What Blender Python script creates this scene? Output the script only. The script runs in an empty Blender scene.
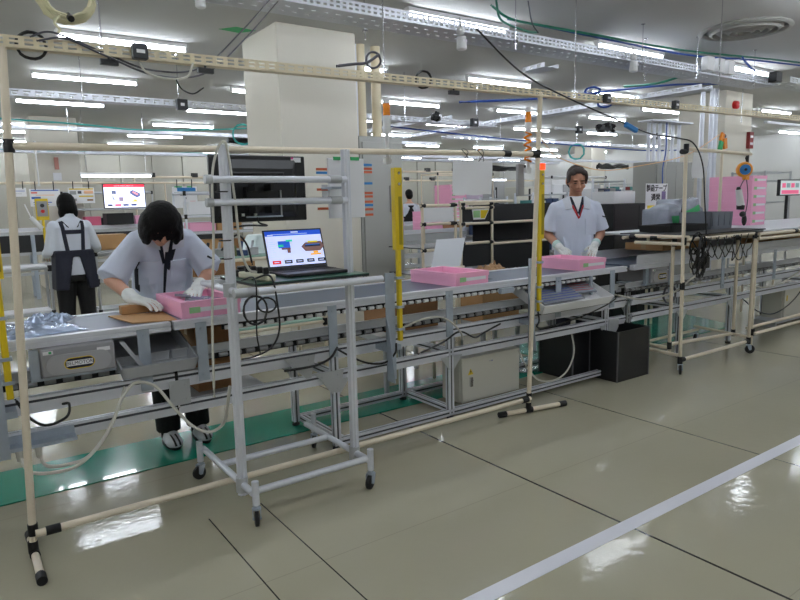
import bpy, bmesh, math, random
from mathutils import Vector, Matrix, Euler
from mathutils.bvhtree import BVHTree
from mathutils import noise as mnoise
random.seed(7)
sc = bpy.context.scene
col = sc.collection
PI = math.pi
V = Vector
sc.view_settings.view_transform = 'Standard'
sc.view_settings.look = 'None'
sc.view_settings.gamma = 1.0
sc.view_settings.use_curve_mapping = False
sc.view_settings.exposure = 0.08

# ---------------------------------------------------------------- materials
MATS = {}
def srgb(c):
    return tuple(((x/12.92) if x <= .04045 else ((x+.055)/1.055)**2.4) for x in c)
def mat(name, c, rough=.5, metal=0., var=.06, scale=12., bump=0., emit=None, es=0., trans=0., alpha=1., coat=0., bscale=None, spec=None):
    """plain principled material with a little procedural colour variation and bump; c is sRGB 0..1"""
    if name in MATS: return MATS[name]
    m = bpy.data.materials.new(name); m.use_nodes = True
    nt = m.node_tree; b = nt.nodes['Principled BSDF']
    b.inputs['Roughness'].default_value = rough
    b.inputs['Metallic'].default_value = metal
    if spec is not None: b.inputs['Specular IOR Level'].default_value = spec
    if coat: b.inputs['Coat Weight'].default_value = coat
    L = srgb(c)
    tc = nt.nodes.new('ShaderNodeTexCoord')
    if var > 0:
        n = nt.nodes.new('ShaderNodeTexNoise'); n.inputs['Scale'].default_value = scale
        n.inputs['Detail'].default_value = 3
        nt.links.new(tc.outputs['Object'], n.inputs['Vector'])
        mx = nt.nodes.new('ShaderNodeMix'); mx.data_type = 'RGBA'
        mx.inputs[6].default_value = tuple(max(0, x*(1-var)) for x in L)+(1,)
        mx.inputs[7].default_value = tuple(min(1, x*(1+var)) for x in L)+(1,)
        nt.links.new(n.outputs['Fac'], mx.inputs[0]); nt.links.new(mx.outputs[2], b.inputs['Base Color'])
    else:
        b.inputs['Base Color'].default_value = L+(1,)
    if bump > 0:
        n2 = nt.nodes.new('ShaderNodeTexNoise'); n2.inputs['Scale'].default_value = bscale or scale*3
        n2.inputs['Detail'].default_value = 4
        nt.links.new(tc.outputs['Object'], n2.inputs['Vector'])
        bp = nt.nodes.new('ShaderNodeBump'); bp.inputs['Strength'].default_value = bump; bp.inputs['Distance'].default_value = .01
        nt.links.new(n2.outputs['Fac'], bp.inputs['Height']); nt.links.new(bp.outputs['Normal'], b.inputs['Normal'])
    if emit is not None:
        b.inputs['Emission Color'].default_value = srgb(emit)+(1,)
        b.inputs['Emission Strength'].default_value = es
    if trans: b.inputs['Transmission Weight'].default_value = trans
    if alpha < 1: b.inputs['Alpha'].default_value = alpha
    MATS[name] = m
    return m

alu   = mat('aluminium', (.87,.88,.91), .30, .25, .05, 8)
alud  = mat('aluminium_dull', (.72,.73,.74), .40, .25, .06, 8)
galv  = mat('galvanised_steel', (.68,.72,.77), .42, .35, .10, 25)
galvw = mat('galvanised_tray', (.80,.81,.84), .4, .45, .06, 20)
chrome= mat('chrome', (.8,.8,.82), .18, 1., .02)
cream = mat('cream_pipe', (.89,.84,.75), .38, 0, .04, 6)
creamb= mat('cream_paint', (.87,.82,.70), .45, 0, .06, 6)
wallm = mat('cream_wall', (.84,.82,.77), .85, 0, .02, 3, .05, bscale=60)
wallp = mat('painted_wall', (.86,.86,.85), .8, 0, .02, 2)
blackp= mat('black_plastic', (.06,.06,.065), .45, 0, .1, 20)
rubber= mat('black_rubber', (.035,.035,.04), .6, 0, .1, 20)
blackpanel= mat('black_panel', (.075,.08,.09), .5, 0, .08, 5)
yellow= mat('yellow_housing', (.88,.76,.10), .4, 0, .04)
orange= mat('orange_lens', (.95,.55,.10), .25, 0, .03)
redm  = mat('red_plastic', (.80,.10,.09), .35, 0, .03)
redlit= mat('red_lamp_lit', (.95,.2,.1), .3, 0, 0, emit=(1,.25,.1), es=2.0)
pink  = mat('pink_foam', (.97,.70,.82), .75, 0, .03, 30, .1, bscale=200)
whitep= mat('white_plastic', (.88,.88,.88), .4, 0, .02)
paper = mat('white_paper', (.92,.92,.93), .8, 0, .015, 4)
beige = mat('beige_steel', (.80,.79,.74), .45, 0, .03, 4)
greyb = mat('grey_box', (.62,.62,.62), .5, 0, .04, 6)
greycab=mat('grey_cabinet', (.68,.68,.66), .5, 0, .03, 3)
motor = mat('motor_grey', (.62,.62,.64), .42, .2, .03, 5)
card  = mat('cardboard', (.72,.56,.38), .85, 0, .06, 9, .1)
cardd = mat('cardboard_brown', (.60,.44,.29), .85, 0, .06, 9, .1)
belt  = mat('belt_blue_grey', (.27,.32,.40), .36, .0, .05, 3, .03)
matgrn= mat('green_mat', (.12,.57,.46), .16, 0, .08, 3, .06, coat=.4, bscale=9)
greenb= mat('green_board', (.08,.33,.25), .3, 0, .05)
greenl= mat('green_label', (.60,.78,.55), .6, 0, .02)
greent= mat('green_tape', (.20,.65,.38), .6, 0, .02)
bluel = mat('blue_label', (.15,.48,.75), .5, 0, .02)
orangl= mat('orange_label', (.82,.38,.22), .6, 0, .02)
bluec = mat('blue_cable', (.12,.28,.60), .45, 0, .05)
greenc= mat('green_cable', (.08,.42,.33), .45, 0, .05)
tealc = mat('teal_cable', (.25,.68,.66), .45, 0, .05)
creamc= mat('cream_cable', (.82,.80,.66), .5, 0, .05)
whitec= mat('grey_white_cable', (.78,.77,.73), .5, 0, .05)
blackc= mat('black_cable', (.05,.05,.055), .4, 0, .05)
peachc= mat('peach_cord', (.85,.68,.50), .6, 0, .03)
greyc = mat('grey_cable', (.30,.30,.33), .45, 0, .05)
skin  = mat('skin', (.80,.60,.50), .55, 0, .06, 25, .05)
skind = mat('skin_tan', (.72,.52,.42), .55, 0, .06, 25, .05)
hairm = mat('black_hair', (.035,.028,.03), .55, 0, .3, 60, .5, bscale=120, spec=.15)
hairg = mat('greying_hair', (.27,.24,.23), .6, 0, .3, 60, .4, bscale=150, spec=.2)
shirtm= mat('grey_blue_shirt', (.84,.865,.93), .85, 0, .03, 14, .25, bscale=16)
shirtw= mat('pale_shirt', (.83,.85,.89), .85, 0, .03, 14, .25, bscale=16)
navy  = mat('navy_cloth', (.10,.11,.17), .8, 0, .1, 20, .2)
blackcl=mat('black_cloth', (.045,.045,.05), .85, 0, .15, 20, .3)
glovem= mat('white_glove', (.92,.93,.92), .8, 0, .03, 40, .3)
glovec= mat('pale_green_cuff', (.78,.88,.86), .8, 0, .03, 40, .3)
shoew = mat('white_shoe', (.85,.85,.87), .5, 0, .04)
lipm  = mat('lip', (.62,.38,.34), .5, 0, .05)
eyew  = mat('eye_dark', (.06,.04,.04), .3, 0, 0)
film  = mat('silver_bag', (.66,.72,.82), .14, .55, .25, 18, .6, bscale=30)
glassg= mat('grey_film', (.62,.64,.68), .25, 0, .1, 8, .3, alpha=.8)
lampm = mat('lamp_tube', (1,1,1), .5, 0, 0, emit=(.93,.96,1.), es=40.)
lampb = mat('lamp_body', (.9,.9,.9), .5, 0, 0)
ceilm = mat('ceiling_board', (.75,.75,.74), .9, 0, .03, 1.5, .1, bscale=60)
purple= mat('purple_film', (.48,.42,.60), .3, 0, .2, 20)
rackbl= mat('parts_blue', (.22,.30,.45), .5, 0, .2)

# ---------------------------------------------------------------- mesh builder
class MB:
    def __init__(s): s.v=[]; s.f=[]; s.m=[]; s.cur=0; s.mats=[]
    def use(s, m):
        if m not in s.mats: s.mats.append(m)
        s.cur = s.mats.index(m); return s
    def add(s, vs, fs):
        o=len(s.v); s.v += [V(p) for p in vs]; s.f += [tuple(i+o for i in f) for f in fs]; s.m += [s.cur]*len(fs); return s
    def box(s, x0,x1,y0,y1,z0,z1):
        return s.hexa([(x0,y0,z0),(x1,y0,z0),(x1,y1,z0),(x0,y1,z0),(x0,y0,z1),(x1,y0,z1),(x1,y1,z1),(x0,y1,z1)])
    def hexa(s, p):
        return s.add(p, [(0,3,2,1),(4,5,6,7),(0,1,5,4),(1,2,6,5),(2,3,7,6),(3,0,4,7)])
    def obox(s, c, size, rot=(0,0,0)):
        R = Euler(rot).to_matrix(); hx,hy,hz = [a/2 for a in size]; c=V(c)
        P=[c+R@V(q) for q in [(-hx,-hy,-hz),(hx,-hy,-hz),(hx,hy,-hz),(-hx,hy,-hz),(-hx,-hy,hz),(hx,-hy,hz),(hx,hy,hz),(-hx,hy,hz)]]
        return s.hexa(P)
    def frame(s, d):
        d=V(d).normalized(); a = V((0,0,1)) if abs(d.z)<.9 else V((1,0,0))
        u=d.cross(a).normalized(); w=u.cross(d).normalized(); return u,w
    def cyl(s, p0,p1,r,r2=None,n=12,cap=True):
        p0=V(p0);p1=V(p1); r2=r if r2 is None else r2; u,w=s.frame(p1-p0)
        vs=[]
        for p,rr in((p0,r),(p1,r2)):
            for k in range(n):
                a=2*PI*k/n; vs.append(p+u*math.cos(a)*rr+w*math.sin(a)*rr)
        fs=[(k,(k+1)%n,n+(k+1)%n,n+k) for k in range(n)]
        if cap: fs+= [tuple(range(n-1,-1,-1)), tuple(range(n,2*n))]
        return s.add(vs,fs)
    def tube(s, pts, r, n=6, closed=False):
        pts=[V(p) for p in pts]; N=len(pts); vs=[]; fs=[]; pu=None
        for i,p in enumerate(pts):
            a=pts[(i-1)%N] if (closed or i>0) else p; b=pts[(i+1)%N] if (closed or i<N-1) else p
            d=(b-a)
            if d.length<1e-9: d=V((0,0,1))
            d.normalize()
            if pu is None: u,w=s.frame(d)
            else:
                u=pu-d*pu.dot(d)
                if u.length<1e-6: u,w=s.frame(d)
                u.normalize(); w=d.cross(u)
            pu=u
            for k in range(n):
                t=2*PI*k/n; vs.append(p+(u*math.cos(t)+w*math.sin(t))*r)
        M=N if closed else N-1
        for i in range(M):
            for k in range(n):
                a=i*n+k;b=i*n+(k+1)%n;c=((i+1)%N)*n+(k+1)%n;d=((i+1)%N)*n+k
                fs.append((a,b,c,d))
        if not closed: fs+=[tuple(range(n-1,-1,-1)),tuple(range((N-1)*n,N*n))]
        return s.add(vs,fs)
    def lathe(s, c, prof, axis=(0,0,1), n=20):
        c=V(c); ax=V(axis).normalized(); u,w=s.frame(ax); vs=[];fs=[]
        for (r,z) in prof:
            for k in range(n):
                a=2*PI*k/n; vs.append(c+ax*z+(u*math.cos(a)+w*math.sin(a))*max(r,1e-4))
        for i in range(len(prof)-1):
            for k in range(n): fs.append((i*n+k,i*n+(k+1)%n,(i+1)*n+(k+1)%n,(i+1)*n+k))
        fs+=[tuple(range(n-1,-1,-1)),tuple(range((len(prof)-1)*n,len(prof)*n))]
        return s.add(vs,fs)
    def ell(s, c, r, rot=(0,0,0), n=14, m=9):
        R=Euler(rot).to_matrix(); c=V(c); vs=[];fs=[]
        if not hasattr(r,'__len__'): r=(r,r,r)
        for i in range(m+1):
            t=PI*i/m
            for k in range(n):
                a=2*PI*k/n; vs.append(c+R@V((r[0]*math.sin(t)*math.cos(a)+0,r[1]*math.sin(t)*math.sin(a),r[2]*math.cos(t))))
        for i in range(m):
            for k in range(n): fs.append((i*n+k,(i+1)*n+k,(i+1)*n+(k+1)%n,i*n+(k+1)%n))
        return s.add(vs,fs)
    def cap(s, p0,p1,r0,r1=None,n=12):
        r1=r0 if r1 is None else r1
        s.cyl(p0,p1,r0,r1,n); s.ell(p0,r0,n=n,m=6); s.ell(p1,r1,n=n,m=6); return s
    def loft(s, rings, n=20, pw=2.0):
        """rings: (cx,cy,cz,rx,ry[,tilt about X]) horizontal super-ellipses"""
        vs=[];fs=[]
        for r in rings:
            cx,cy,cz,rx,ry=r[:5]; t=r[5] if len(r)>5 else 0
            for k in range(n):
                a=2*PI*k/n; ca,sa=math.cos(a),math.sin(a)
                x=math.copysign(abs(ca)**(2/pw),ca)*rx; y=math.copysign(abs(sa)**(2/pw),sa)*ry
                vs.append(V((cx+x,cy+y*math.cos(t),cz+y*math.sin(t))))
        for i in range(len(rings)-1):
            for k in range(n): fs.append((i*n+k,i*n+(k+1)%n,(i+1)*n+(k+1)%n,(i+1)*n+k))
        fs+=[tuple(range(n-1,-1,-1)),tuple(range((len(rings)-1)*n,len(rings)*n))]
        return s.add(vs,fs)
    def prism(s, pts, d):
        """planar polygon pts extruded by vector d"""
        n=len(pts); d=V(d); vs=[V(p) for p in pts]+[V(p)+d for p in pts]
        fs=[tuple(range(n-1,-1,-1)),tuple(range(n,2*n))]+[(k,(k+1)%n,n+(k+1)%n,n+k) for k in range(n)]
        return s.add(vs,fs)
    def xform(s, M, start=0):
        for i in range(start,len(s.v)): s.v[i]=M@s.v[i]
        return s
    def mesh(s, name):
        me=bpy.data.meshes.new(name); me.from_pydata([tuple(p) for p in s.v],[],s.f)
        for m in s.mats: me.materials.append(m)
        if s.mats: me.polygons.foreach_set('material_index', s.m)
        bm=bmesh.new(); bm.from_mesh(me); bmesh.ops.recalc_face_normals(bm,faces=bm.faces); bm.to_mesh(me); bm.free()
        me.update(); return me
    def build(s, name, m=None, parent=None, smooth=False, bevel=0, seg=1):
        if m is not None and not s.mats: s.use(m)
        if m is not None and s.mats and s.m and m not in s.mats: pass
        org = V((0,0,0))
        if parent is not None: org = WL[parent.name]
        s2=s
        if org.length>0: s2.v=[p-org for p in s.v]
        me=s2.mesh(name)
        if m is not None and not me.materials: me.materials.append(m)
        o=bpy.data.objects.new(name, me); col.objects.link(o)
        if parent is not None: o.parent=parent
        WL[o.name]=org.copy()
        if smooth: shade(o, smooth)
        if bevel:
            b=o.modifiers.new('bevel','BEVEL'); b.width=bevel; b.segments=seg; b.limit_method='ANGLE'; b.angle_limit=.7
        return o
WL={}
def shade(o, ang=True):
    me=o.data
    me.polygons.foreach_set('use_smooth',[True]*len(me.polygons))
    if ang is True: ang=.6
    bm=bmesh.new(); bm.from_mesh(me)
    for e in bm.edges:
        if len(e.link_faces)==2 and e.calc_face_angle(0)>ang: e.smooth=False
    bm.to_mesh(me); bm.free()
def one(m):
    """a builder already holding one material"""
    b=MB(); b.use(m); return b
def tag(o, label=None, cat=None, group=None, kind=None):
    if label: o['label']=label
    if cat: o['category']=cat
    if group: o['group']=group
    if kind: o['kind']=kind
    return o
def empty(name, loc, label, cat, group=None, rz=0):
    o=bpy.data.objects.new(name,None); col.objects.link(o); o.location=loc; o.empty_display_size=.1
    o.rotation_euler=(0,0,rz); WL[o.name]=V(loc) if rz==0 else V(loc)
    tag(o,label,cat,group); return o
def struct(o): o['kind']='structure'; return o
CHILD={}
def copy_tree(o, parent=None):
    c=o.copy(); col.objects.link(c)
    if parent is not None: c.parent=parent
    for ch in list(o.children): copy_tree(ch,c)
    WL[c.name]=WL.get(o.name,V()).copy()
    return c
def copy_at(o, loc, label, rz=None, group=None, scale=None):
    c=copy_tree(o); c.location=loc
    if rz is not None: c.rotation_euler=(0,0,rz)
    if scale: c.scale=scale
    c['label']=label
    if group: c['group']=group
    return c
def catmull(pts, k=8):
    P=[V(p) for p in pts]; P=[P[0]*2-P[1]]+P+[P[-1]*2-P[-2]]; out=[]
    for i in range(1,len(P)-2):
        a,b,c,d=P[i-1],P[i],P[i+1],P[i+2]
        for j in range(k):
            t=j/k; out.append(.5*((2*b)+(c-a)*t+(2*a-5*b+4*c-d)*t*t+(3*b-a-3*c+d)*t**3))
    out.append(P[-2]); return out
def cable(name, pts, r, m, label=None, cat='cable', parent=None, group=None, k=8):
    b=one(m); b.tube(catmull(pts,k), r, 6)
    o=b.build(name, None, parent, smooth=True)
    if parent is None: tag(o,label,cat,group)
    return o
def sag(a,b,drop,n=7):
    a=V(a);b=V(b); return [a.lerp(b,i/n)-V((0,0,drop*4*(i/n)*(1-i/n))) for i in range(n+1)]
def coil(c, r, turns, axis, jit=.01, n=18, squash=1.):
    ax=V(axis).normalized(); u,w=MB().frame(ax); out=[]
    for i in range(int(turns*n)):
        a=2*PI*i/n; rr=r*(1+random.uniform(-jit,jit)*6)
        out.append(V(c)+u*math.cos(a)*rr+w*math.sin(a)*rr*squash+ax*(i/n*jit*.6+random.uniform(-jit,jit)*.4))
    return out
def blob(name, build, m, parent, voxel=.008, sm=4, mats=None):
    """continuous skin over overlapping volumes"""
    b=MB(); build(b)
    org=WL[parent.name] if parent is not None else V()
    b.v=[p-org for p in b.v]
    me=b.mesh(name+'_src'); o=bpy.data.objects.new(name+'_src',me); col.objects.link(o)
    r=o.modifiers.new('r','REMESH'); r.mode='VOXEL'; r.voxel_size=voxel
    s=o.modifiers.new('s','SMOOTH'); s.factor=.5; s.iterations=sm
    dg=bpy.context.evaluated_depsgraph_get(); dg.update()
    me2=bpy.data.meshes.new_from_object(o.evaluated_get(dg)); me2.name=name
    bpy.data.objects.remove(o); bpy.data.meshes.remove(me)
    me2.materials.clear(); me2.materials.append(m)
    me2.polygons.foreach_set('use_smooth',[True]*len(me2.polygons))
    ob=bpy.data.objects.new(name,me2); col.objects.link(ob); ob.parent=parent; WL[ob.name]=org.copy()
    return ob
def bvh_of(o):
    me=o.data; org=WL[o.name]
    return BVHTree.FromPolygons([v.co+org for v in me.vertices],[tuple(p.vertices) for p in me.polygons])
def patch(name, bvh, poly, m, parent, y0, dy, off=.004, th=.003, nu=6, nv=6):
    """cloth patch: quad corners given as (x,z), projected along y onto bvh"""
    vs=[];fs=[]; A,B,C,D=[V(p).to_2d() if len(p)>2 else V((p[0],p[1])) for p in poly]
    fr=[];bk=[]
    for i in range(nu+1):
        for j in range(nv+1):
            u=i/nu;w=j/nv; p=A.lerp(B,u).lerp(D.lerp(C,u),w)
            h=bvh.ray_cast(V((p.x,y0,p.y)),V((0,dy,0)))
            if h[0] is None:
                h2=bvh.find_nearest(V((p.x,y0+dy*.25,p.y))); q=h2[0]; nn=h2[1]
            else: q,nn=h[0],h[1]
            if nn.y*dy>0: nn=-nn
            fr.append(q+nn*off); bk.append(q-nn*.002)
    W=nv+1; n0=len(fr); vs=fr+bk
    for i in range(nu):
        for j in range(nv):
            a=i*W+j; fs.append((a,a+1,a+W+1,a+W)); fs.append((n0+a,n0+a+W,n0+a+W+1,n0+a+1))
    rim=[i*W for i in range(nu+1)]+[nu*W+j for j in range(1,W)]+[i*W+nv for i in range(nu-1,-1,-1)]+[j for j in range(nv-1,0,-1)]
    for k in range(len(rim)):
        a=rim[k];c=rim[(k+1)%len(rim)]; fs.append((a,c,n0+c,n0+a))
    b=one(m); b.add(vs,fs); return b.build(name,None,parent,smooth=True)
def text(s, size, loc, rot, m, name, parent, ext=.0006, align='CENTER', sx=1., bold=0):
    cu=bpy.data.curves.new('t','FONT'); cu.body=s; cu.size=size; cu.offset=bold; cu.extrude=ext; cu.align_x=align; cu.align_y='CENTER'; cu.resolution_u=3
    o=bpy.data.objects.new('t',cu); col.objects.link(o)
    dg=bpy.context.evaluated_depsgraph_get(); dg.update()
    me=bpy.data.meshes.new_from_object(o.evaluated_get(dg)); bpy.data.objects.remove(o)
    Mx=Matrix.Translation(V(loc))@Euler(rot).to_matrix().to_4x4()@Matrix.Diagonal((sx,1,1,1))
    org=WL[parent.name] if parent is not None else V()
    me.transform(Matrix.Translation(-org)@Mx); me.materials.clear(); me.materials.append(m); me.name=name
    ob=bpy.data.objects.new(name,me); col.objects.link(ob)
    if parent is not None: ob.parent=parent
    WL[ob.name]=org.copy(); return ob

# extrusion with T-slots: section in plane perpendicular to run; square cells of size c
def profile(b, p0, p1, w=.04, h=.04, up=(0,0,1)):
    """aluminium T-slot bar between two points; h along up, w across; slots every 40 mm"""
    p0=V(p0);p1=V(p1); d=(p1-p0).normalized(); up=V(up); up=(up-d*up.dot(d)).normalized(); ac=d.cross(up).normalized()
    g=.0062; dp=.013
    def side(n): return [(.02*(2*i+1)) for i in range(n)]
    nw=max(1,round(w/.04)); nh=max(1,round(h/.04)); P=[]
    def edge(a,bb,nrm,L,n):
        # points along edge from a to bb with slots
        out=[a]; t=(bb-a).normalized()
        for i in range(n):
            s=L*(2*i+1)/(2*n)
            out+= [a+t*(s-g), a+t*(s-g)-nrm*dp, a+t*(s+g)-nrm*dp, a+t*(s+g)]
        return out
    W2,H2=w/2,h/2
    c=[V((-W2,-H2)),V((W2,-H2)),V((W2,H2)),V((-W2,H2))]
    P+=edge(c[0],c[1],V((0,-1)),w,nw)+edge(c[1],c[2],V((1,0)),h,nh)+edge(c[2],c[3],V((0,1)),w,nw)+edge(c[3],c[0],V((-1,0)),h,nh)
    n=len(P); vs=[p0+ac*q.x+up*q.y for q in P]+[p1+ac*q.x+up*q.y for q in P]
    fs=[(k,(k+1)%n,n+(k+1)%n,n+k) for k in range(n)]+[tuple(range(n-1,-1,-1)),tuple(range(n,2*n))]
    b.add(vs,fs)
    # added dark strips: shade inside the slots, put in as colour
    base=b.cur; b.use(mat('slot_shade',(.25,.26,.28),.6,0,0))
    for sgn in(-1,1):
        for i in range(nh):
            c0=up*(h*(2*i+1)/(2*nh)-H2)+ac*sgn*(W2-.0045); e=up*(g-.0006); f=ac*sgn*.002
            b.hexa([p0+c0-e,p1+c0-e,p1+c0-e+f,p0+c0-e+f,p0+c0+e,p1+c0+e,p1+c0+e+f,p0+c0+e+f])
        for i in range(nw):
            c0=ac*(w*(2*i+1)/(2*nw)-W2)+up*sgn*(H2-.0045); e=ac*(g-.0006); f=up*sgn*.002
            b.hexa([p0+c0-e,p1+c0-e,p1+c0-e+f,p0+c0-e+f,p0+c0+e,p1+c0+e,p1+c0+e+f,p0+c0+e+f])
    b.cur=base; return b
def ribpipe(b, p0, p1, r=.0225, n=16):
    """round aluminium pipe with shallow lengthwise ribs"""
    p0=V(p0);p1=V(p1);u,w=b.frame(p1-p0); vs=[]
    K=n*2
    for p in(p0,p1):
        for k in range(K):
            a=2*PI*k/K; rr=r*(1.0 if (k%4)<2 else .86)
            vs.append(p+(u*math.cos(a)+w*math.sin(a))*rr)
    fs=[(k,(k+1)%K,K+(k+1)%K,K+k) for k in range(K)]+[tuple(range(K-1,-1,-1)),tuple(range(K,2*K))]
    b.add(vs,fs); return b
# ================================================================= ROOM
def floor_mat():
    m=bpy.data.materials.new('polished_floor'); m.use_nodes=True; nt=m.node_tree; b=nt.nodes['Principled BSDF']; N=nt.nodes; K=nt.links
    tc=N.new('ShaderNodeTexCoord'); sx=N.new('ShaderNodeSeparateXYZ'); K.new(tc.outputs['Object'],sx.inputs[0])
    n=N.new('ShaderNodeTexNoise'); n.inputs['Scale'].default_value=.9; n.inputs['Detail'].default_value=4; K.new(tc.outputs['Object'],n.inputs['Vector'])
    cr=N.new('ShaderNodeMix'); cr.data_type='RGBA'; cr.inputs[6].default_value=srgb((.65,.63,.55))+(1,); cr.inputs[7].default_value=srgb((.70,.68,.59))+(1,)
    K.new(n.outputs['Fac'],cr.inputs[0])
    # joints: faint 0.9 m tiling plus the dark cuts running away from the line
    def near(sock,pos,wd):
        a=N.new('ShaderNodeMath'); a.operation='SUBTRACT'; K.new(sock,a.inputs[0]); a.inputs[1].default_value=pos
        c=N.new('ShaderNodeMath'); c.operation='ABSOLUTE'; K.new(a.outputs[0],c.inputs[0])
        d=N.new('ShaderNodeMath'); d.operation='LESS_THAN'; K.new(c.outputs[0],d.inputs[0]); d.inputs[1].default_value=wd; return d.outputs[0]
    def rep(sock,per,wd,off=0):
        a=N.new('ShaderNodeMath'); a.operation='ADD'; K.new(sock,a.inputs[0]); a.inputs[1].default_value=off+500*per
        c=N.new('ShaderNodeMath'); c.operation='MODULO'; K.new(a.outputs[0],c.inputs[0]); c.inputs[1].default_value=per
        d=N.new('ShaderNodeMath'); d.operation='LESS_THAN'; K.new(c.outputs[0],d.inputs[0]); d.inputs[1].default_value=wd; return d.outputs[0]
    def mx(a,c2):
        x=N.new('ShaderNodeMath'); x.operation='MAXIMUM'; K.new(a,x.inputs[0]); K.new(c2,x.inputs[1]); return x.outputs[0]
    dark=near(sx.outputs[0],2.305,.0065)
    fr_=N.new('ShaderNodeMath'); fr_.operation='LESS_THAN'; K.new(sx.outputs[1],fr_.inputs[0]); fr_.inputs[1].default_value=2.8
    sh_=N.new('ShaderNodeMath'); sh_.operation='MULTIPLY'; K.new(mx(near(sx.outputs[0],.853,.003),near(sx.outputs[0],1.107,.003)),sh_.inputs[0]); K.new(fr_.outputs[0],sh_.inputs[1])
    dark=mx(dark,sh_.outputs[0]); dark=mx(dark,near(sx.outputs[0],3.545,.004))
    dark=mx(dark,near(sx.outputs[0],6.0,.005)); dark=mx(dark,near(sx.outputs[0],8.5,.005))
    faint=rep(sx.outputs[1],1.23,.004,.3)
    m1=N.new('ShaderNodeMix'); m1.data_type='RGBA'; K.new(cr.outputs[2],m1.inputs[6]); m1.inputs[7].default_value=srgb((.50,.48,.43))+(1,)
    f2=N.new('ShaderNodeMath'); f2.operation='MULTIPLY'; K.new(faint,f2.inputs[0]); f2.inputs[1].default_value=.4; K.new(f2.outputs[0],m1.inputs[0])
    m2=N.new('ShaderNodeMix'); m2.data_type='RGBA'; K.new(m1.outputs[2],m2.inputs[6]); m2.inputs[7].default_value=srgb((.22,.21,.19))+(1,); K.new(dark,m2.inputs[0])
    K.new(m2.outputs[2],b.inputs['Base Color'])
    n2=N.new('ShaderNodeTexNoise'); n2.inputs['Scale'].default_value=26; n2.inputs['Detail'].default_value=2; K.new(tc.outputs['Object'],n2.inputs['Vector'])
    n3=N.new('ShaderNodeTexNoise'); n3.inputs['Scale'].default_value=2.2; K.new(tc.outputs['Object'],n3.inputs['Vector'])
    ad=N.new('ShaderNodeMath'); ad.operation='ADD'; K.new(n2.outputs['Fac'],ad.inputs[0]); K.new(n3.outputs['Fac'],ad.inputs[1])
    bp=N.new('ShaderNodeBump'); bp.inputs['Strength'].default_value=.07; bp.inputs['Distance'].default_value=.01; K.new(ad.outputs[0],bp.inputs['Height']); K.new(bp.outputs['Normal'],b.inputs['Normal'])
    b.inputs['Roughness'].default_value=.085; b.inputs['Specular IOR Level'].default_value=.5
    return m
X0,X1,Y0,Y1,H=-7.,20.,-6.,20.7,3.15
b=MB(); b.box(X0,X1,Y0,Y1,-.1,0); struct(b.build('floor',floor_mat()))
b=MB(); b.box(X0,X1,Y0,Y1,H,H+.1); struct(b.build('ceiling',ceilm))
# far wall: flat panels with narrow vertical pilasters
b=MB(); b.box(X0,X1,Y1,Y1+.15,0,H)
x=X0+.4
while x<X1-.3:
    b.box(x,x+.10,Y1-.06,Y1,0,H); x+=.92
struct(b.build('wall_back',mat('far_wall_panels',(.66,.65,.61),.85,0,.03,3)))
b=MB(); b.box(X1,X1+.15,Y0,Y1,0,H); struct(b.build('wall_right',mat('right_wall_paint',(.80,.80,.79),.8,0,.02,2)))
b=MB(); b.box(X0-.15,X0,Y0,Y1,0,H); struct(b.build('wall_left',wallm))
b=MB(); b.box(X0,X1,Y0-.15,Y0,0,H); struct(b.build('wall_front',wallm))
def pillar(x0,x1,y0,y1,n):
    b=MB(); b.box(x0,x1,y0,y1,0,H); o=b.build('trim_%d'%n,wallm,bevel=.012); struct(o)
pillar(2.74,3.62,5.84,6.68,1)
pillar(10.77,11.66,5.82,6.66,2)
pillar(1.42,2.20,13.5,14.3,3)
pillar(17.2,17.9,13.6,14.3,4)
# white floor marking, painted stripe
b=MB(); b.box(-5,19,1.555,1.625,0,.0015); o=b.build('trim_5',mat('stripe_white',(.90,.90,.93),.3,0,.03,5)); struct(o)
# green walkway mat behind the line
b=MB(); b.prism([(-1.5,3.56,0),(7.0,3.56,0),(7.3,4.45,0),(4.3,4.45,0),(4.3,4.04,0),(-1.5,4.04,0)],(0,0,.006))
o=b.build('floor_mat',matgrn); tag(o,'long glossy green mat running along the floor under the conveyor line','floor mat')
# ---- ceiling lamps
def lamp_proto():
    r=empty('ceiling_lamp',(0,0,0),'x','lamp','white tube lamps on the ceiling')
    b=one(lampb); b.box(0,1.24,-.035,.035,.045,.085); b.build('body',None,r)
    b=one(lampm); b.cyl((.02,0,.022),(1.22,0,.022),.019,n=8); b.build('tube',None,r)
    b=one(lampb); b.box(0,.02,-.02,.02,0,.05); b.build('end_cap',None,r)
    b=one(lampb); b.box(1.22,1.24,-.02,.02,0,.05); b.build('end_cap',None,r)
    return r
near={(0,2):'nearest ceiling tube lamp at upper left, partly behind the cream slotted beam',
 (1,1):'ceiling tube lamp glowing just above the big silver cable tray',
 (2,2):'ceiling tube lamp above the cream slotted beam, right of the orange-topped signal light',
 (0,3):'long ceiling tube lamp at left, under the nearest one and above the far cable tray',
 (0,4):'ceiling tube lamp at far left just below the first far cable tray',
 (1,4):'ceiling tube lamp just left of the big cream pillar, below the far tray',
 (1,3):'ceiling tube lamp half hidden by the left side of the cream pillar',
 (2,3):'ceiling tube lamp crossing behind the orange-topped signal light pole',
 (3,3):'ceiling tube lamp right of centre above the crossing far trays',
 (2,1):'ceiling tube lamp behind the right half of the big silver tray',
 (3,2):'ceiling tube lamp behind the two black boxes on the cream beam'}
proto=lamp_proto(); first=True
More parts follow.
